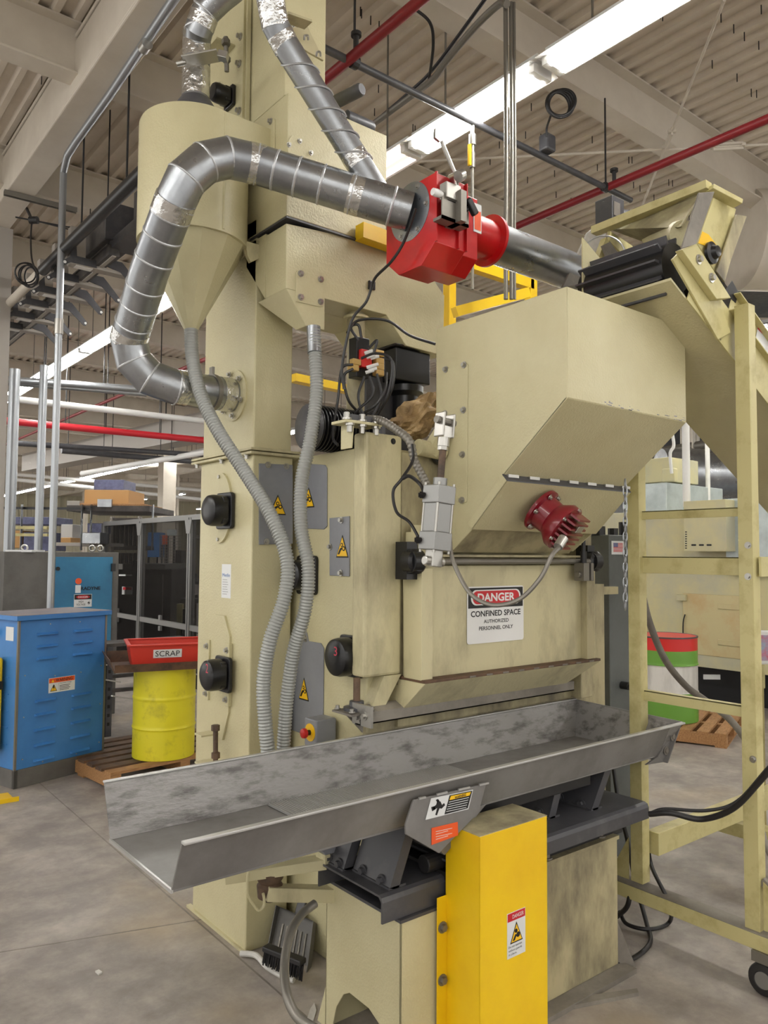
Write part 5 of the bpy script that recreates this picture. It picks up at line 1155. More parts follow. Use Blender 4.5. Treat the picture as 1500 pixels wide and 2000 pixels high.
mb.prism([V((e1.x, ybk, e1.z)), V((e2.x, ybk, e2.z)), V((e2.x, ybk, e2.z+.3)), V((e1.x, ybk, e1.z+.3))], (0, .006, 0))
mb.build('underside_pan', 'cream', Cv)
# head apron
hA = [at(1178, 590, Y=2.12), at(1345, 548, Y=1.53), at(1432, 662, Y=ya), at(1335, 690, Y=2.12)]
mb = MB(); mb.prism([V((2.90, ya, 2.74)), V((2.90, ybk, 2.74)), V((e1.x+.35, ybk, e1.z-.35*abs(sl.z/sl.x))), V((e1.x+.35, ya, e1.z-.35*abs(sl.z/sl.x)))], (.006, 0, .004)); mb.build('head_apron', 'cream', Cv)
# belt with cleats round the head drum
hc = V((2.80, 0, 2.845)); hr = .10
mb = MB(); mb.lathe(hc+V((0, ya+.05, 0)), [(hr, 0), (hr, ybk+.08-ya-.1)], 36, (0, 1, 0)); q = hc+V((0, ya+.05, 0)); mb.prism([q+up_*hr, q+up_*hr+dv*2.8, q+up_*(hr-.01)+dv*2.8, q+up_*(hr-.01)], (0, ybk-ya-.1, 0)); mb.build('belt', 'black', Cv, True)
for i in range(8):
    mb = MB(); a = R(80+33*i); r1 = V((math.cos(a), 0, math.sin(a))); q = hc+V((0, ya+.06, 0))+r1*(hr-.003); tt = V((-r1.z, 0, r1.x)); mb.prism([q-tt*.007, q+tt*.007, q+tt*.004+r1*.035, q-tt*.004+r1*.035], (0, ybk+.08-ya-.12, 0)); mb.build('cleat', 'charcoal', Cv)
def hplate(name, mat, px, yy, th, par=None, bev=.002):
    mb = MB(); mb.prism([at(x, y, Y=yy) for x, y in px], (0, th, 0)); return mb.build(name, mat, par or Cv, bevel=bev)
hplate('take_up_slide', 'frame_yellow', ((1332, 487), (1361, 476), (1428, 582), (1400, 584)), ya-.04, .03)
for x, y in ((1364, 507), (1389, 543)):
    mb = MB(); c = at(x, y, Y=ya-.04); mb.lathe(c, [(.02, 0), (.02, .004), (.012, .005), (.012, .016)], 14, NY); mb.build('slide_bolt', 'zinc', Cv)
hplate('rail_head', 'frame_yellow', ((1314, 506), (1334, 486), (1402, 584), (1428, 650), (1403, 663)), ya-.01, .01)
bpl = hplate('bearing_plate', 'frame_yellow', ((1394, 386), (1438, 408), (1411, 518), (1396, 530), (1362, 476)), ya-.01, .01)
mb = MB(); c = at(1387, 495, Y=ya-.02); mb.lathe(c, [(.045, 0), (.045, .012), (.03, .018), (.022, .035), (.014, .038)], 24, NY); mb.build('bearing', 'black', Cv, True)
hplate('warning_label', 'label_yellow', ((1372, 452), (1384, 458), (1404, 484), (1400, 512), (1378, 480), (1364, 475)), ya-.012, .001, bpl, 0)
hplate('side_plate', 'dusty_steel', ((1366, 376), (1396, 374), (1361, 476), (1332, 485)), ya-.05, .008)
hplate('wear_plate', 'cream_grime_shade', ((1438, 419), (1459, 422), (1428, 508), (1416, 551), (1400, 530)), ya-.03, .008)
mb = MB(); mb.bar(at(1160, 452, Y=2.15), at(1385, 362, Y=ya), .05, .035); mb.build('top_rail', 'frame_yellow', Cv, bevel=.002)
mb = MB(); mb.bar(at(1385, 368, Y=ya), at(1442, 398, Y=ya-.05), .05, .02); mb.build('top_rail', 'frame_yellow', Cv, bevel=.002)
mb = MB(); mb.prism([at(1188, 447, Y=2.11), at(1368, 377, Y=1.63), at(1330, 442, Y=1.63), at(1253, 471, Y=2.0)], (.01, 0, 0)); mb.build('head_guard', 'cream_matte', Cv)
mb = MB(); mb.cyl(at(1275, 462, Y=1.95), at(1332, 455, Y=1.66), .05, 18); mb.build('snub_roller', 'cream', Cv, True)
mb = MB(); mb.prism([at(x, y, Y=2.08) for x, y in ((1190, 450), (1232, 478), (1246, 490), (1238, 512), (1228, 508), (1190, 470))], (0, .01, 0)); mb.build('side_cover', 'frame_yellow', Cv)
mb = MB(); mb.bar(at(1182, 470, Y=2.1), at(1150, 555, Y=2.1), .03, .03, (0, 1, 0)); mb.build('motor_bracket', 'frame_yellow', Cv)
mb = MB(); mb.prism([at(x, y, Y=2.06) for x, y in ((1176, 480), (1192, 472), (1222, 516), (1196, 530))], (0, .008, 0)); mb.build('hub_plate', 'dusty_steel', Cv)
mb = MB(); c = at(1180, 503, Y=2.0); mb.torus(c, FWD, .095, .004, 36, 6); mb.build('round_guard', 'trough_edge', Cv, True)
mb = MB(); mb.prism([at(x, y, Y=2.25) for x, y in ((1100, 560), (1148, 455), (1170, 437), (1185, 450), (1162, 552))], (0, .012, 0)); mb.build('dark_side_plate', 'dusty_steel', Cv)
mb = MB(); c = at(1210, 410, Y=2.2); mb.box(c.x-.06, c.x+.04, 2.2, 2.3, c.z-.07, c.z+.06); mo = mb.build('drive_motor', 'charcoal', Cv, bevel=.004)
mb = MB(); mb.lathe(c+V((.04, .05, -.02)), [(.05, 0), (.05, .16), (.04, .17)], 20, (1, -.5, 0)); mb.build('motor_barrel', 'charcoal', mo, True).location = (0, 0, 0)
mb = MB(); mb.box(c.x-.05, c.x+.0, 2.196, 2.2, c.z-.04, c.z+.03); mb.build('name_plate', 'zinc', mo)
# labels on near rail
mb = MB(); mb.prism([at(x, y, Y=ya-.002) for x, y in ((1414, 570), (1430, 548), (1443, 572), (1437, 592))], (0, .001, 0)); mb.build('label', 'ink', nr)
mb = MB(); mb.prism([at(x, y, Y=ya-.003) for x, y in ((1480, 640), (1500, 664), (1500, 700), (1476, 662))], (0, .001, 0)); lw = mb.build('label', 'label_white', nr)
mb = MB(); mb.prism([at(x, y, Y=ya-.005) for x, y in ((1484, 635), (1502, 656), (1502, 664), (1480, 642))], (0, .001, 0)); mb.build('red_strip', 'ink_red', lw)
# chain hanging beside the left leg
t = thing('hanging_chain', 'galvanized link chain hanging left of the conveyor leg', 'chain', at(1223, 1180, D=3.6))
top, bot = at(1221, 945, D=3.2), at(1221, 1182, D=3.2); nlk = 17
lk0 = None
for i in range(nlk):
    c = top.lerp(bot, i/(nlk-1)); mb = MB(); a = RT if i % 2 else FWD; hh, ww = .021, .008
    pts = [c+UZ*hh*math.cos(2*math.pi*k/12)+a*ww*math.sin(2*math.pi*k/12) for k in range(13)]
    mb.tube(pts, .0028, 6); mb.build('link', 'galv', t, True)
# cables and hoses of the conveyor
pipe('power_cable', 'cable', [at(1268, 1590, D=3.2), at(1310, 1588, D=3.15), at(1370, 1600, D=3.1), at(1430, 1580, D=3.0), at(1480, 1530, D=2.9), at(1520, 1480, D=2.8)], .012, 'thick black cable sagging from the trough base out of the right edge', 'cable', 8)
pipe('power_cable', 'cable', [at(1270, 1588, D=3.22), at(1300, 1580, D=3.2), at(1380, 1583, D=3.15), at(1440, 1565, D=3.1), at(1500, 1500, D=3.0)], .007, 'thinner black cable running just above the thick one', 'cable', 8)
pipe('power_cable', 'cable', [at(1198, 1500, D=3.9), at(1210, 1580, D=3.85), at(1225, 1640, D=3.8), at(1240, 1720, D=3.7), at(1262, 1800, Z=.02), at(1270, 1840, Z=.02), at(1240, 1870, Z=.02), at(1205, 1880, Z=.02)], .010, 'black cable dropping behind the stained pedestal to the floor', 'cable', 8)
pipe('power_cable', 'cable', [at(1265, 1630, D=3.6), at(1272, 1690, D=3.5), at(1305, 1760, D=3.4), at(1308, 1800, Z=.02), at(1270, 1815, Z=.02), at(1225, 1805, Z=.02), at(1210, 1780, Z=.05)], .009, 'black cable looping on the floor beside the conveyor base', 'cable', 8)
pipe('power_cable', 'cable', [at(1232, 1735, D=3.5), at(1225, 1770, D=3.5), at(1205, 1790, Z=.03)], .011, 'short black cable bend behind the stained pedestal', 'cable', 8)
pipe('power_cable', 'dusty_steel', [at(1475, 1540, D=3.4), at(1482, 1600, D=3.4), at(1500, 1660, D=3.3), at(1530, 1700, D=3.2)], .014, 'grey hose at the right edge behind the conveyor leg', 'hose', 8)
pipe('floor_hose', 'dusty_steel', [at(1252, 1150, D=5.0), at(1270, 1220, D=5.0), at(1300, 1290, D=5.0), at(1340, 1340, D=5.1), at(1380, 1370, D=5.1), at(1430, 1410, D=5.0), at(1480, 1480, D=4.9)], .022, 'thick grey hose drooping in front of the red and green drum', 'hose', 8)
# ------------------------------------------------------------------ grey electrical enclosure right of the cabinet
t = thing('electrical_enclosure', 'tall dark grey electrical enclosure between cabinet and conveyor leg', 'cabinet', (3.9, 2.7, 0))
mb = MB(); mb.box(3.775, 4.12, 2.66, 2.84, .5, 1.82); mb.build('housing', 'cabinet_grey', t, bevel=.006)
mb = MB(); mb.cyl((3.80, 2.75, 1.82), (3.80, 2.75, 2.2), .025); mb.cyl((3.80, 2.75, 1.82), (3.80, 2.75, 1.87), .04, 8); mb.cyl((3.90, 2.72, 1.82), (3.90, 2.72, 1.86), .03, 8); mb.cyl((4.0, 2.72, 1.82), (4.0, 2.72, 1.9), .025, 8); mb.build('conduit_fittings', 'cable', t)
mb = MB(); mb.box(3.8, 4.1, 2.68, 2.82, .0, .5); mb.build('stand', 'cabinet_grey', t)
A_, B_ = at(1194, 1083, Y=2.66), at(1219, 1057, Y=2.66); c = (A_+B_)/2; w_, h_ = B_.x-A_.x, B_.z-A_.z
fs = sheet('flag_sticker', 'label_white', t, c, YF, [rect(-w_/2, -h_/2, w_/2, h_/2)], .001, .001)
sheet('stripes', 'ink_red', fs, c, YF, [rect(-w_*.36, -h_*.3+h_*.1*i, w_*.36, -h_*.25+h_*.1*i) for i in range(7)], .0006, .002); sheet('canton', 'blue_wrap', fs, c, YF, [rect(-w_*.36, .05*h_, -w_*.02, h_*.36)], .0006, .0028)
c = at(1214, 1338, Y=2.66); mb = MB(); mb.cyl(c, c+V((0, -.05, 0)), .022, 12); mb.tube([c+V((0, -.05, 0)), c+V((.05, -.1, -.02)), c+V((.08, -.1, -.12)), c+V((.08, -.08, -.3))], .012, 8, 5); mb.build('cable_entry', 'cable', t, True)
mb = MB(); mb.box(3.5, 3.7, 2.55, 2.6, 1.49, 1.53); mb.box(3.28, 3.5, 2.5, 2.6, 0.0, 1.55); tag(mb.build('side_bracket', 'cream_grime_shade'), 'grimy cream post beside the grey enclosure', 'post')
# ------------------------------------------------------------------ helpers for free standing boxes built around their own corner
def place(t, loc, rz):
    t.location = loc; t.rotation_euler = (0, 0, rz)
O0 = (0, 0, 0)
# blue cabinet
t = thing('blue_cabinet', 'blue louvered power supply cabinet with a warning label at left', 'cabinet')
W_, Dp, Hh = .74, .50, 1.20
mb = MB(); mb.box(0, W_, 0, Dp, .13, Hh); mb.build('body', 'blue', t, bevel=.006)
mb = MB(); mb.box(-.03, W_+.03, -.03, Dp+.03, Hh, Hh+.035); tp = mb.build('top', 'blue', t, bevel=.003)
mb = MB(); mb.box(-.028, W_+.028, -.028, Dp+.028, Hh+.035, Hh+.037); mb.build('dusty_top', 'blue_top', t)
mb = MB(); mb.box(0, W_, 0, .03, 0, .13); mb.box(0, .03, 0, Dp, 0, .13); mb.box(W_-.03, W_, 0, Dp, 0, .13); mb.box(0, W_, Dp-.03, Dp, 0, .13); mb.build('base_frame', 'grey_paint', t, bevel=.003)
mb = MB(); mb.box(-.004, .012, -.006, .01, .13, Hh); mb.build('corner_trim', 'steel_dull', t)
mb = MB(); mb.box(W_-.012, W_+.004, -.006, .01, .13, Hh); mb.build('corner_trim', 'steel_dull', t)
rows = [1.10, 1.01, .92, .61, .51, .40, .29, .18]
for cx in (.23, .53):
    for i, z in enumerate(rows):
        mb = MB(); mb.loft([V((cx-.085, 0, z)), V((cx+.085, 0, z)), V((cx+.085, 0, z-.02)), V((cx-.085, 0, z-.02))], [V((cx-.075, -.022, z-.012)), V((cx+.075, -.022, z-.012)), V((cx+.075, -.022, z-.016)), V((cx-.075, -.022, z-.016))]); mb.build('louver', 'blue', t)
bolts(t, [(x, 0, z) for x, z in ((.06, .8), (.06, .5), (.06, .2), (W_-.04, .8), (W_-.04, .5), (W_-.04, .2), (.25, 1.16), (.5, 1.16), (.3, .77), (.52, .77), (.22, .15), (.5, .15))], NY, .005, .003, 'zinc', 'screws', one=True)
c = V((.36, -.001, .70)); wl = sheet('warning_label', 'label_white', t, c, YF, [rect(-.11, -.055, .11, .055)], .001)
sheet('orange_header', 'orange', wl, c, YF, [rect(-.107, .018, .107, .052)], .0006, .001); lettering('WARNING', 'ink', wl, c, YF, .018, .035, .14, .022, .002, bold=.02)
sheet('triangle', 'ink', wl, c, YF, [tri(-.068, -.018, .058, .052)], .0006, .001); sheet('triangle_field', 'label_yellow', wl, c, YF, [tri(-.068, -.0195, .046, .040)], .0006, .0016)
sheet('bolt_symbol', 'ink', wl, c, YF, [[(-.072, .0), (-.062, -.0), (-.066, -.014), (-.06, -.014), (-.072, -.034), (-.069, -.019), (-.076, -.019)]], .0006, .0022)
sheet('alert_mark', 'label_yellow', wl, c, YF, [tri(-.077, .034, .024, .022)], .0005, .0016)
lettering('Hazardous Voltage', 'ink', wl, c, YF, .03, .008, .10, .010, .002, bold=.01)
sheet('print_lines', 'ink', wl, c, YF, [rect(-.02, -.01-.011*i, .07-.01*(i % 2), -.006-.011*i) for i in range(4)]+[rect(-.029, -.045, -.028, .012)], .0004, .001)
mb = MB()
for i in range(5):
    for j in range(2): mb.box(-.006, 0, .1+.25*j, .25+.25*j, .3+i*.12, .306+i*.12)
mb.build('side_louvers', 'blue', t)
mb = MB(); mb.cyl((0, .30, 1.10), (-.05, .30, 1.10), .03, 14); mb.cyl((0, .5, 1.10), (-.03, .5, 1.10), .02, 12); mb.build('side_fittings', 'black', t)
mb = MB(); mb.box(-.002, 0, .06, .16, 1.05, 1.15); mb.build('side_label', 'label_white', t)
place(t, (1.485, 6.07, 0), R(17))
# yellow bollard at the left edge
t = thing('floor_stand', 'yellow painted stand cut by the left picture edge beside the blue cabinet', 'stand', (1.3, 5.95, 0))
a = at(-12, 1460, D=5.6)
mb = MB(); mb.box(a.x-.12, a.x+.045, a.y, a.y+.1, .25, .93); mb.build('post', 'yellow', t, bevel=.02)
mb = MB(); mb.box(a.x-.06, a.x+.0455, a.y-.001, a.y+.05, .70, .76); mb.build('black_stripe', 'ink', t)
p = at(8, 1562, Z=.02); mb = MB(); mb.box(p.x-.12, p.x+.06, p.y-.01, p.y+.16, 0, .02); mb.box(p.x-.12, p.x+.09, p.y-.02, p.y-.01, 0, .03); mb.build('foot', 'yellow', t)
# pallet, yellow drum, tray and scrap bin
def pallet(name, label, loc, rz, w=1.1, d=1.0, mat='wood', top='wood_dark'):
    t = thing(name, label, 'pallet')
    for i in range(7):
        mb = MB(); y = i*(d-.1)/6; mb.box(0, w, y, y+.1, .105, .125); mb.build('deck_board', top if i else mat, t)
    for x in (0, w/2-.04, w-.08):
        mb = MB(); mb.box(x, x+.08, 0, d, .015, .105); mb.build('stringer', mat, t)
    for y in (0, d/2-.05, d-.1):
        mb = MB(); mb.box(0, w, y, y+.1, 0, .015); mb.build('bottom_board', mat, t)
    place(t, loc, rz); return t
pallet('wooden_pallet', 'dirty wooden pallet under the yellow drum', (2.02, 5.62, 0), R(6), 1.2, 1.0)
def drum(name, label, c, r, h, z, bands, parent_mat):
    t = thing(name, label, 'drum', (c[0], c[1], z))
    o = V((c[0], c[1], z)); hs = [0]; 
    def prof(z0, z1):
        return [(r*(1+.03*math.exp(-((zz/h-.34)/.012)**2)+.03*math.exp(-((zz/h-.67)/.012)**2)), zz) for zz in [z0+(z1-z0)*i/80 for i in range(81)]]
    for i, (f0, f1, mat) in enumerate(bands):
        mb = MB(); mb.lathe(o, prof(f0*h, f1*h), 40); mb.build('shell', mat, t, True, angle=50)
    mb = MB(); mb.lathe(o, [(r*1.02, h-.01), (r*1.025, h-.004), (r*1.02, h+.004), (r*.97, h+.002), (r*.97, h-.01)], 40); mb.build('rim', parent_mat, t, True)
    return t
DRC = (2.53, 5.90)
dr = drum('yellow_drum', 'yellow steel drum carrying the red scrap tub', DRC, .236, .68, .128, [(0, 1, 'yellow_drum')], 'yellow_drum')
u17 = V((math.cos(R(9)), math.sin(R(9)), 0))
t = thing('drip_tray', 'dark brown steel tray on top of the yellow drum', 'tray', (2.5, 5.9, .82))
mb = MB(); zt_ = .815; mb.box(-.36, .50, -.28, .3, 0, .006); mb.prism([(-.36, -.28, 0), (.5, -.28, 0), (.5, -.30, .06), (-.36, -.30, .06)], (0, .006, 0)); mb.prism([(-.36, .3, 0), (.5, .3, 0), (.5, .34, .09), (-.36, .34, .09)], (0, .006, 0)); mb.prism([(-.36, -.28, 0), (-.36, .3, 0), (-.40, .34, .10), (-.40, -.32, .10)], (.006, 0, 0))
mb.build('pan', 'dusty_steel' if False else 'cream_grime_shade' if False else 'wood_dark', t)
t.location = (0, 0, 0)
for ch in t.children: ch.location = (0, 0, 0)
place(t, (DRC[0]-.05, DRC[1], zt_), R(-14))
t = thing('scrap_tub', 'red plastic tub with a white SCRAP label on the yellow drum', 'tub')
A = [V((-.24, -.20, 0)), V((.42, -.20, 0)), V((.42, .2, 0)), V((-.24, .2, 0))]; Bq = [V((-.27, -.23, .175)), V((.45, -.23, .175)), V((.45, .23, .175)), V((-.27, .23, .175))]
mb = MB(); t_ = .006
for i in range(4):
    j = (i+1) % 4; cA = (A[0]+A[2])/2; n_ = (A[i]+A[j])/2-cA; n_.normalize(); mb.prism([A[i], A[j], Bq[j], Bq[i]], -n_*t_)
mb.prism(A, (0, 0, t_)); mb.build('tub', 'red_plastic', t, bevel=.004)
mb = MB()
for i in range(4): mb.bar(Bq[i], Bq[(i+1) % 4], .03, .012)
mb.build('rim', 'red_plastic', t, bevel=.003)
mb = MB(); mb.prism([q.lerp((A[0]+A[2])/2, .03)+UZ*.10 for q in A], (0, 0, .004)); mb.build('scrap_fill', 'dusty_steel', t)
c = V((.01, -.2205, .108)); fr = (V((1, 0, 0)), V((0, -.17, 1)).normalized(), V((0, -1, -.17)).normalized())
lb = sheet('label', 'label_white', t, c, fr, [rect(-.105, -.032, .105, .032)], .001, .002); lettering('SCRAP', 'ink', lb, c, fr, 0, 0, .18, .042, .004).location = (0, 0, 0)
place(t, (DRC[0]-.02, DRC[1], zt_+.012), R(-17))
# dark slotted rack behind
t = thing('slotted_rack', 'dark slotted steel rack holding flat bars between cabinet and drum', 'rack', (2.6, 7.6, 0))
a = at(210, 1440, Z=0.0); a = at(212, 1452, Z=.0)
mb = MB(); X, Y = 2.5, 7.1
q0 = at(213, 1345, D=7.2)
mb.box(q0.x-.03, q0.x+.03, q0.y-.0, q0.y+.004, 0, .82); mb.box(q0.x-.03, q0.x-.026, q0.y, q0.y+.05, 0, .82); mb.build('upright', 'charcoal', t)
mb = MB()
for i in range(9): mb.box(q0.x-.012, q0.x+.012, q0.y-.001, q0.y, .1+i*.08, .13+i*.08)
mb.build('slots', 'ink', t)
for i, z in enumerate((.84, .70, .52, .38)):
    mb = MB(); mb.bar((q0.x-.6, q0.y+.1+.05*i, z), (q0.x+.9, q0.y+.3, z-.02), .3 if i == 0 else .06, .03); mb.build('shelf_bar', 'dark_machine', t)
for i in range(8):
    mb = MB(); z = .86-.0*i; x = q0.x-.25+.13*i; mb.bar((x, q0.y-.05, .72-.17*(i % 3)), (x+.22, q0.y+.0, .66-.17*(i % 3)), .03, .012); mb.build('flat_bar', 'zinc', t)
# steel pale sheet at tower foot
a = at(382, 1485, D=4.4); mb = MB(); q_ = at(384, 1500, D=4.5); mb.prism([V((q_.x-.03, q_.y+.02, 0)), V((q_.x+.06, q_.y-.06, 0)), V((q_.x+.06, q_.y-.06, at(388, 1458, D=4.5).z)), V((q_.x, q_.y, at(388, 1462, D=4.5).z))], fw0*.02); tag(mb.build('leaning_sheet', 'white'), 'pale sheet edge leaning behind the tower foot', 'sheet')
# fence of aluminium profile
FXX = 4.2
t = thing('machine_fence', 'aluminium profile safety fence with smoky mesh panels behind the drum', 'fence', (FXX, 10, 0))
y_a, y_b, y_c = at(203, 1100, X=FXX).y, at(275, 1150, X=FXX).y, at(372, 1150, X=FXX).y
y_end = 7.2; z1_ = 2.14; z2_ = .775
def post(y):
    mb = MB(); mb.box(FXX-.04, FXX+.04, y-.045, y+.045, 0, z1_); o = mb.build('post', 'alu', t, bevel=.004)
    mb = MB(); mb.box(FXX-.043, FXX-.04, y-.01, y+.01, 0, z1_); mb.build('groove', 'charcoal', o).location = (0, 0, 0)
for y in (y_a, y_b, y_c, y_end): post(y)
for z in (z1_, z2_):
    mb = MB(); mb.box(FXX-.03, FXX+.03, y_end, y_a, z-.035, z+.035); mb.build('rail', 'alu', t, bevel=.004)
for y in (y_b, y_c):
    mb = MB(); mb.prism([(FXX-.05, y-.1, z1_-.03), (FXX-.05, y+.1, z1_-.03), (FXX-.05, y+.05, z1_-.2), (FXX-.05, y-.05, z1_-.2)], (.006, 0, 0)); mb.build('gusset_plate', 'alu', t)
for ya1, yb1 in ((y_b, y_a), (y_c, y_b), (y_end, y_c)):
    mb = MB(); mb.box(FXX-.004, FXX+.004, ya1+.045, yb1-.045, z2_+.03, z1_-.03); mb.box(FXX-.004, FXX+.004, ya1+.045, yb1-.045, .05, z2_-.03); mb.build('mesh_panel', 'smoked_mesh', t)
for y in ((y_b+y_c)/2, (y_a+y_b)/2):
    mb = MB(); mb.box(FXX-.06, FXX-.03, y-.03, y+.03, z2_-.1, z2_-.04); mb.box(FXX-.06, FXX-.03, y-.03, y+.03, z2_+.04, z2_+.1); mb.build('panel_clip', 'alu', t)
# machinery behind the fence
t = thing('dark_machine', 'dark brown machine cabinet standing behind the fence mesh', 'machine', (6, 12, 0))
def bx(name, mat, px0, py0, px1, py1, Dd, dep, par, bev=0):
    A_, B_ = at(px0, py1, D=Dd), at(px1, py0, D=Dd); fr_ = rt0
    P = [V((A_.x, A_.y, A_.z)), V((B_.x, B_.y, A_.z)), V((B_.x, B_.y, B_.z)), V((A_.x, A_.y, B_.z))]
    mb = MB(); mb.prism(P, fw0*dep); return mb.build(name, mat, par, bevel=bev)
t.location = (0, 0, 0)
bx('housing', 'dark_machine', 218, 1112, 335, 1420, 11.5, 1.2, t, .01); bx('top_plate', 'grey_paint', 226, 1102, 322, 1112, 11.5, 1.2, t)
bx('column', 'dark_machine', 258, 1095, 268, 1140, 11.3, .1, t); bx('light_bar', 'label_white', 232, 1122, 258, 1125, 11.4, .02, t); bx('door_seam', 'bus_light', 316, 1122, 318, 1230, 11.45, .02, t)
sgn = bx('danger_label', 'label_white', 238, 1146, 258, 1161, 11.4, .02, t); bx('red_header', 'ink_red', 240, 1147, 256, 1152, 11.37, .02, sgn)
random.seed(21)
t = thing('wire_rack', 'wire rack full of upright grey bars seen through the fence', 'rack')
for k in range(2):
    for i in range(12):
        bx('upright_bar', 'bus_light' if i % 2 else 'galv', 220+i*4.2, 1018+k*62, 222.6+i*4.2, 1066+k*46, 14+i*.02, .3, t)
bx('shelf', 'dark_machine', 216, 1066, 275, 1074, 14, .8, t); bx('shelf', 'dark_machine', 216, 1012, 275, 1016, 14, .8, t)
for x in (218, 272):
    q = at(x, 1074, D=14); mb = MB(); mb.box(q.x-.03, q.x+.03, q.y-.03, q.y+.03, 0, q.z+.6); mb.build('rack_post', 'bus_light', t)
t = thing('mesh_screen', 'wire mesh screen frame behind the second fence panel', 'screen'); 
for i in range(9): bx('wire', 'bus_light', 312+i*5, 1045, 312.6+i*5, 1105, 16, .01, t)
for i in range(11): bx('cross_wire', 'bus_light', 312, 1046+i*5.6, 353, 1046.6+i*5.6, 16, .01, t)
bx('side_post', 'bus_light', 311, 1045, 313, 1105, 16, .03, t); q = at(312, 1105, D=16); mb = MB(); mb.box(q.x-.03, q.x+.03, q.y-.03, q.y+.03, 0, q.z); mb.build('frame_post', 'bus_light', t); q = at(353, 1105, D=16); mb = MB(); mb.box(q.x-.03, q.x+.03, q.y-.03, q.y+.03, 0, q.z); mb.build('frame_post', 'bus_light', t)
clutter = [('blue_tarp', 'blue bin stack far behind the fence', 'bin', 'blue', 288, 1040, 312, 1088, 20, .5), ('teal_monitor', 'pale teal screen far behind the fence', 'screen', 'pale_sheet', 326, 1034, 344, 1046, 19, .1),
  ('orange_panel', 'orange panel piece hanging behind the mesh screen', 'panel', 'orange', 316, 1045, 325, 1064, 18, .1), ('robot_arm', 'dark upright robot arm behind the fence', 'robot', 'dark_machine', 342, 1075, 354, 1110, 13, .3),
  ('work_bench', 'grey work bench far behind the fence', 'bench', 'grey_paint', 325, 1170, 395, 1178, 12, 1), ('yellow_mesh_guard', 'yellow mesh guard behind the fence near the tower', 'guard', 'frame_yellow', 344, 1180, 356, 1245, 11, .1),
  ('yellow_mesh_guard', 'yellow mesh strip right beside the tower edge', 'guard', 'frame_yellow', 392, 1070, 403, 1140, 11, .1), ('parts_rack', 'grey parts rack far behind the fence', 'rack', 'bus_light', 365, 1045, 400, 1052, 15, .6), ('black_box', 'black monitor behind the fence near the tower', 'monitor', 'black', 356, 1190, 372, 1225, 10.8, .2)]
def stand(par, a, c_, y, Dd, dep, mat='dark_machine'):
    for x in (a+(c_-a)*.1, a+(c_-a)*.8):
        q1, q2 = at(x, y, D=Dd+dep*.5), at(x+max(1, (c_-a)*.1), y, D=Dd+dep*.5); mb = MB(); mb.box(q1.x-.02, q1.x+.02, q1.y-.02, q1.y+.02, 0, q1.z); mb.build('stand_leg', mat, par)
for nm, lab, cat, mat, a, b_, c_, d_, Dd, dep in clutter:
    t = thing(nm, lab, cat, at((a+c_)/2, d_, D=Dd)); bx('body', mat, a, b_, c_, d_, Dd, dep, t); stand(t, a, c_, d_, Dd, dep)
t = thing('fixture_bench', 'cluttered bench of small fixtures behind the second fence panel', 'bench')
bx('bench_top', 'dark_machine', 322, 1136, 398, 1141, 12.5, .8, t)
for i in range(26):
    x = random.uniform(324, 396); y = random.choice((1134, 1156, 1168)); h = random.uniform(4, 16); bx('fixture', random.choice(['galv', 'dark_machine', 'bus_light', 'white', 'steel_dull']), x, y-h, x+random.uniform(2, 6), y, 12.4+random.random()*.5, .08, t)
bx('bench_leg', 'dark_machine', 326, 1140, 330, 1240, 12.6, .05, t); bx('lower_shelf', 'dark_machine', 322, 1168, 398, 1172, 12.6, .6, t)
# tall grey and blue induction cabinet
t = thing('induction_cabinet', 'grey cabinet with teal-blue door behind the blue cabinet', 'cabinet')
W_, Hh = 1.13, 1.70
mb = MB(); mb.box(0, W_, 0, .9, 0, Hh); mb.build('body', 'grey_paint', t, bevel=.006)
mb = MB(); mb.box(.43, 1.06, -.02, 0, .4, Hh-.05); dd_ = mb.build('door', 'teal_blue', t, bevel=.004)
mb = MB(); mb.cyl((.50, -.02, 1.53), (.50, -.04, 1.53), .02, 12); mb.build('latch', 'black', dd_)
mb = MB(); mb.box(1.04, 1.08, -.05, -.015, 1.50, 1.58); mb.build('hinge', 'black', dd_)
c = V((.74, -.021, 1.4)); sheet('orange_dot', 'orange', dd_, c, YF, [ngon(-.03, 0, .032, .032)], .001); sheet('white_square', 'label_white', dd_, c, YF, [rect(-.06, -.12, -.005, -.04)], .001); lettering('RADYNE', 'ink', dd_, c, YF, .095, -.075, .2, .035, .003, bold=.02)
c = V((.76, -.021, 1.2)); sb = sheet('danger_label', 'label_white', dd_, c, YF, [rect(-.09, -.065, .09, .065)], .001); sheet('black_header', 'ink', sb, c, YF, [rect(-.086, .012, .086, .061)], .0006, .001); sheet('red_oval', 'ink_red', sb, c, YF, [ngon(0, .037, .07, .018)], .0005, .0017)
lettering('DANGER', 'label_white', sb, c, YF, 0, .037, .10, .018, .003, bold=.01); lettering('HIGH\nVOLTAGE', 'ink', sb, c, YF, -.02, -.025, .09, .05, .002, bold=.01); sheet('bolt_symbol', 'ink', sb, c, YF, [[(.05, -.02), (.07, .0), (.06, -.02), (.075, -.02), (.055, -.05), (.06, -.03), (.045, -.03)]], .0006, .001)
q = at(8, 1080, D=7.6)
place(t, (q.x, q.y, 0), R(0))
rr = at(205, 1085, D=9); 
tag(bx('paper_sheet', 'label_white', 10, 1074, 62, 1078, 7.7, .3, None), 'white paper sheet lying on the grey cabinet roof', 'paper')
for x_, lab in ((48, 'left'), (180, 'middle'), (196, 'right')):
    c = at(x_, 1072, Y=q.y+.2); c.z = 1.738; mb = MB(); mb.torus(c, FWD, .03, .01, 18, 8); tag(mb.build('lifting_eye', 'zinc', smooth=True), 'ring bolt standing on the grey cabinet roof, %s one' % lab, 'ring bolt')
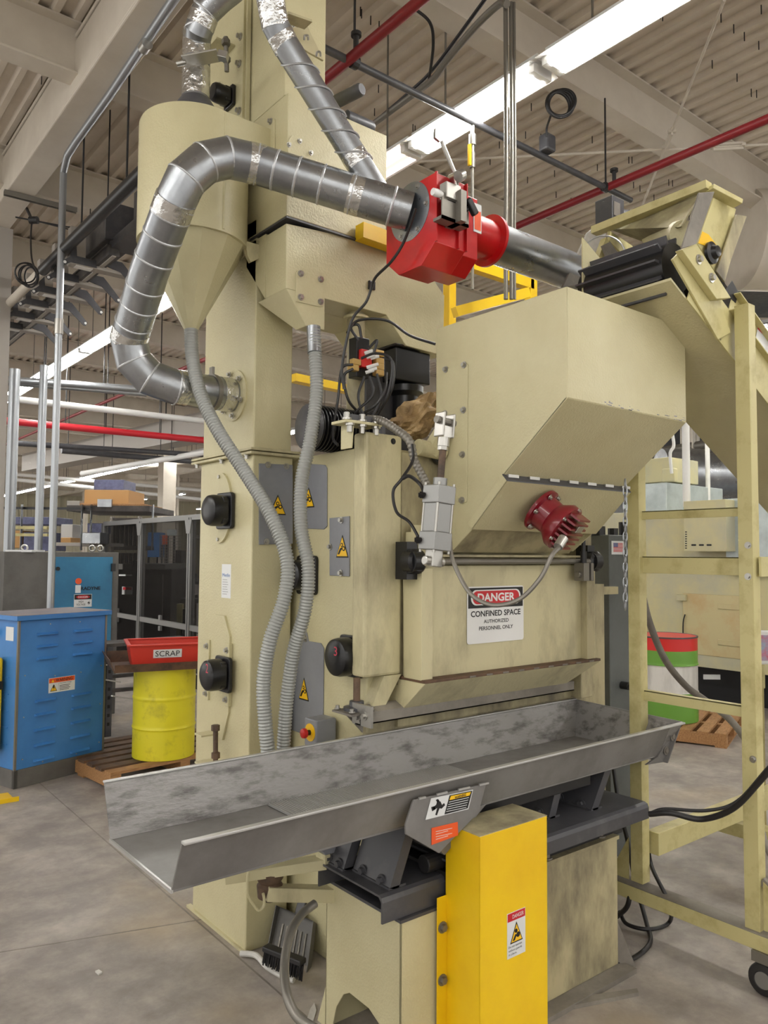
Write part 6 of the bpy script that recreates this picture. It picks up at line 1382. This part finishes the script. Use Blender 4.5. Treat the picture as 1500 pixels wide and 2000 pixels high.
# storage shelves behind
t = thing('storage_rack', 'steel pallet rack holding boxes behind the grey cabinet', 'rack')
for x_ in (40, 77, 158, 176, 297): bx('upright', 'galv', x_-2, 985, x_+2, 1075, 11.9, .06, t)
bx('mezzanine_beam', 'black', 5, 991, 175, 994, 12, .1, t); bx('cross_beam', 'frame_yellow', 8, 1028, 92, 1033, 11.8, .06, t); bx('cross_beam', 'frame_yellow', 8, 1042, 92, 1047, 11.8, .06, t)
bx('top_shelf', 'dark_machine', 130, 988, 292, 998, 12, 1.4, t); bx('shelf', 'bus_light', 100, 1060, 200, 1066, 12, 1, t); bx('brace', 'galv', 190, 975, 218, 990, 11.9, .05, t)
boxes = [('cardboard_box', 'large cardboard box on top of the pallet rack under grey-blue wrap', 'box', 'cardboard', 164, 957, 252, 984, 12.2, .8), ('wrapped_goods', 'blue-grey wrapped bundle lying on the cardboard box', 'bundle', 'blue_wrap', 183, 937, 242, 957, 12.3, .6),
 ('box_pallet', 'wooden pallet board under the cardboard box on the rack', 'pallet', 'wood', 150, 984, 282, 990, 12.1, 1.0), ('cardboard_box', 'small cardboard box on the rack shelf at left', 'box', 'cardboard', 12, 1036, 42, 1070, 12.3, .5),
 ('blue_crate', 'blue-grey crate on the rack shelf behind the grey pole', 'crate', 'blue_wrap', 45, 1040, 100, 1076, 12.3, .6), ('folded_sheets', 'stack of purple-grey sheets on the upper rack level at left', 'sheets', 'blue_wrap', 14, 1010, 108, 1024, 12.2, .7),
 ('metal_part', 'grey metal housing on the rack above the lifting rings', 'part', 'galv', 160, 1040, 196, 1062, 11.7, .4), ('blue_crate', 'pale blue crate beside the metal housing', 'crate', 'blue_wrap', 170, 1022, 200, 1042, 12.4, .4),
 ('white_bucket', 'white bucket on the rack left of the rack upright', 'bucket', 'white', 118, 1024, 142, 1058, 12.4, .4), ('cardboard_box', 'flat cardboard box low on the rack beside the bucket', 'box', 'cardboard', 118, 1050, 138, 1062, 12.1, .4), ('loose_scrap', 'low pile of wrapped parts at the left end of the top shelf', 'parts', 'bus_light', 130, 978, 156, 989, 12.1, .6)]
for nm, lab, cat, mat, a, b_, c_, d_, Dd, dep in boxes:
    tag(bx(nm, mat, a, b_, c_, d_, Dd, dep, None, .01), lab, cat)
# ------------------------------------------------------------------ yellow stair frame behind the hopper
t = thing('access_platform', 'yellow steel platform frame rising behind the feed hopper', 'platform', (3.6, 4.0, 0))
YP = 3.6
a = at(878, 600, Y=YP); mb = MB(); mb.box(a.x-.03, a.x+.03, YP-.03, YP+.03, 0, 3.6); mb.build('post', 'yellow', t, bevel=.003)
a = at(1037, 580, Y=YP); zt_ = at(1037, 553, Y=YP).z; mb = MB(); mb.box(a.x-.035, a.x+.035, YP-.03, YP+.03, 0, zt_+.02); mb.build('post', 'yellow', t, bevel=.003)
b_ = at(900, 522, Y=YP); mb = MB(); mb.box(b_.x-.1, a.x, YP-.03, YP+.03, zt_-.05, zt_+.02); mb.build('top_rail', 'yellow', t)
mb = MB(); mb.bar(at(888, 610, D=4.6), at(1030, 572, D=4.9), .05, .06); mb.build('mid_rail', 'yellow', t)
t = tag(bx('air_duct', 'galv', 560, 640, 560+1, 641, 9, .1, None), 'small grey air duct far behind the tower', 'duct')
bpy.data.objects.remove(t)
# ------------------------------------------------------------------ right hand background
# red, green and white drum on a pallet
drum('painted_drum', 'red, green and white steel drum behind the conveyor frame', (6.95, 4.25), .285, .80, .13, [(0, .345, 'green'), (.345, .665, 'drum_white'), (.665, .84, 'green'), (.84, 1, 'drum_red')], 'charcoal')
pallet('wooden_pallet', 'light wooden pallet under the red, green and white drum', (6.75, 3.55, 0), R(20), 1.1, 1.0, 'wood', 'wood')
q = at(1345, 1275, D=7.25)
# furnace
t = thing('industrial_oven', 'large cream oven housing with a stained hatch behind the painted drum', 'oven', (8.6, 4.5, 0))
ox = 8.6; mb = MB(); mb.box(ox, 10.3, 2.9, 6.2, .62, 2.25); mb.build('lower_housing', 'furnace', t, bevel=.01)
mb = MB(); mb.box(ox-.02, 10.3, 2.9, 6.2, .42, .60); mb.build('base_beam', 'furnace', t)
mb = MB(); mb.box(ox+.3, 10.1, 3.0, 6.0, .0, .42); mb.build('black_base', 'ink', t)
A_, B_ = at(1337, 1275, X=ox), at(1475, 1165, X=ox)
mb = MB(); mb.box(ox-.03, ox, B_.y, A_.y, A_.z, B_.z); ht = mb.build('hatch', 'furnace_rust', t, bevel=.006)
for z in (1182, 1252):
    a, b_ = at(1402, z+2, X=ox-.04), at(1438, z+6, X=ox-.04); mb = MB(); mb.box(ox-.045, ox-.03, b_.y-.1, a.y, a.z-.03, a.z+.03); mb.build('strap_hinge', 'furnace_rust', ht, bevel=.004)
a = at(1333, 1168, X=ox-.03); mb = MB(); mb.box(ox-.07, ox-.03, a.y-.06, a.y+.06, a.z-.03, a.z+.04); mb.build('latch', 'furnace', ht, bevel=.005)
a = at(1338, 1200, X=ox-.05); mb = MB(); mb.tube([a, a+V((-.01, .02, -.1)), a+V((0, .03, -.35))], .008, 6, 4); mb.build('handle_cord', 'black', ht)
A_, B_ = at(1336, 1077, X=8.3), at(1417, 975, X=8.3)
mb = MB(); mb.box(8.3, ox, B_.y, A_.y, A_.z, B_.z); pb = mb.build('control_box', 'furnace', t, bevel=.006)
mb = MB()
for i in range(3):
    c = at(1355+15*i, 1064.5, X=8.3); mb.prism([c+V((0, -a_*1.0, b_)) for a_, b_ in rrect(-.03, -.01, .03, .01, .0095, 3)], NX*.002)
for i in range(8):
    c = at(1340, 1039+4.5*i, X=8.3); mb.prism([c+V((0, -a_, b_)) for a_, b_ in rrect(-.012, -.006, .012, .006, .005, 2)], NX*.002)
mb.build('vent_slots', 'ink', pb)
mb = MB(); q1, q2 = at(1256, 985, X=8.9), at(1302, 985, X=8.9); q3 = at(1302, 942, X=8.9); xr_ = at(1412, 965, Y=q2.y).x
mb.box(8.9, max(xr_, 9.8), q2.y, q1.y+.3, 2.1, q3.z); mb.build('upper_box', 'pale_sheet', t, bevel=.01)
A_, B_ = at(1418, 1077, X=8.5), at(1500, 950, X=8.5); mb = MB(); mb.box(8.5, 8.62, B_.y, A_.y, 1.5, 2.35); mb.build('bright_side_panel', 'pale_sheet', t)
c1 = at(1275, 925, X=9.2); mb = MB(); mb.box(9.2, 9.9, c1.y-.25, c1.y+.25, c1.z-.12, c1.z+.2); mb.build('burner_box', 'furnace', t, bevel=.01)
c1 = at(1304, 928, X=9.1); mb = MB(); mb.box(9.1, 9.2, c1.y-.09, c1.y+.09, c1.z-.09, c1.z+.09); mb.build('junction_box', 'furnace', t, bevel=.02)
t = tag(bx('oven_label', 'label_white', 1375, 1318, 1407, 1327, 9.0, .02, None), 'white strip label under the oven on the black base', 'label')
mb = MB(); mb.lathe(at(1290, 925, D=13), [(.42, 0), (.42, 2.6), (.5, 2.65), (.5, 2.9), (.3, 3.6)], 28, (.75, -.6, 0)); tag(mb.build('exhaust_duct', 'galv', smooth=True), 'large round silver exhaust duct above the oven', 'duct')
for px, r_, lab in ((1340, .045, 'left'), (1382, .03, 'right')):
    a = at(px, 900, D=9.5 if px < 1370 else 10.5); mb = MB(); mb.cyl((a.x, a.y, 2.3), (a.x, a.y, 5.0), r_); tag(mb.build('vertical_pipe', 'white', smooth=True), '%s white vertical pipe rising between hopper and conveyor pan' % lab, 'pipe')
mb = MB(); mb.tube([at(x, y, D=9.8) for x, y in ((1312, 840), (1316, 870), (1309, 885), (1311, 915), (1312, 925))], .02, 8, 4); tag(mb.build('oven_conduit', 'white', smooth=True), 'bent white conduit dropping to the oven junction box', 'conduit')
for k, (y1, y2) in enumerate(((858, 884), (868, 898))):
    mb = MB(); mb.cyl(at(1270, y2, D=15), at(1440, y1, D=15), .08 if k == 0 else .05); tag(mb.build('overhead_pipe', 'steel_dull', smooth=True), ['upper grey pipe crossing above the exhaust duct', 'lower grey pipe crossing above the exhaust duct'][k], 'pipe')
t = thing('added_ceiling_block', 'dark overhead block filled in for ceiling equipment behind the round exhaust duct', 'beam'); bx('girder', 'charcoal', 1225, 800, 1480, 872, 15.5, .3, t); bx('added_block_edge', 'dark_rubber', 1225, 872, 1480, 878, 15.4, .5, t)  # added dark block standing in for unresolved ceiling equipment
bx('added_block_leg', 'charcoal', 1236, 872, 1246, 1330, 15.6, .3, t); bx('shadow_panel', 'cabinet_grey', 1246, 878, 1470, 925, 15.8, .1, t)  # added leg and dark sheet deepening the background below the block
# bright doorway curtain at far right
a = at(1500, 1200, D=11)
t = thing('strip_curtain', 'bright bluish strip curtain behind the conveyor at the right edge', 'curtain')
for i in range(10):
    bx('strip', 'curtain', 1462+i*14, 990, 1462+i*14+13.4, 1345, 12.2, .01, t)
for x_ in (1475, 1486, 1491): bx('frame_post', 'cream_grime_shade' if x_ == 1486 else 'steel_dull', x_, 985, x_+(6 if x_ == 1486 else 2), 1350, 11, .04, t)
t = thing('control_panel', 'cream post with a white-framed display at the right edge', 'control panel')
bx('post', 'frame_yellow', 1470, 1240, 1494, 1345, 4.7, .03, t, .01); bx('lower_post', 'frame_yellow', 1472, 1340, 1492, 1810, 4.72, .06, t)
bz = bx('bezel', 'white', 1478, 1232, 1530, 1298, 4.6, .03, t, .01); bx('display', 'screen', 1484, 1241, 1526, 1290, 4.595, .01, bz)
# bright far side wall panels
bx_ = bx('trim_x', 'right_wall', 1150, 700, 1600, 1330, 24, .2, None); bx_.name = 'wall_far'; struct(bx_)
t = thing('ceiling_unit', 'dark heater unit and pipes under the roof at right edge', 'heater')
bx('housing', 'bus_grey', 1440, 485, 1600, 560, 9, 1.2, t, .02); bx('panel', 'bus_light', 1470, 515, 1492, 524, 8.95, .02, t)
mb = MB(); mb.lathe(at(1450, 470, D=8), [(.5, 0), (.5, 3)], 32, (.8, -.6, 0)); tag(mb.build('large_duct', 'beam', smooth=True), 'big pale round duct behind the conveyor head at the right edge', 'duct')
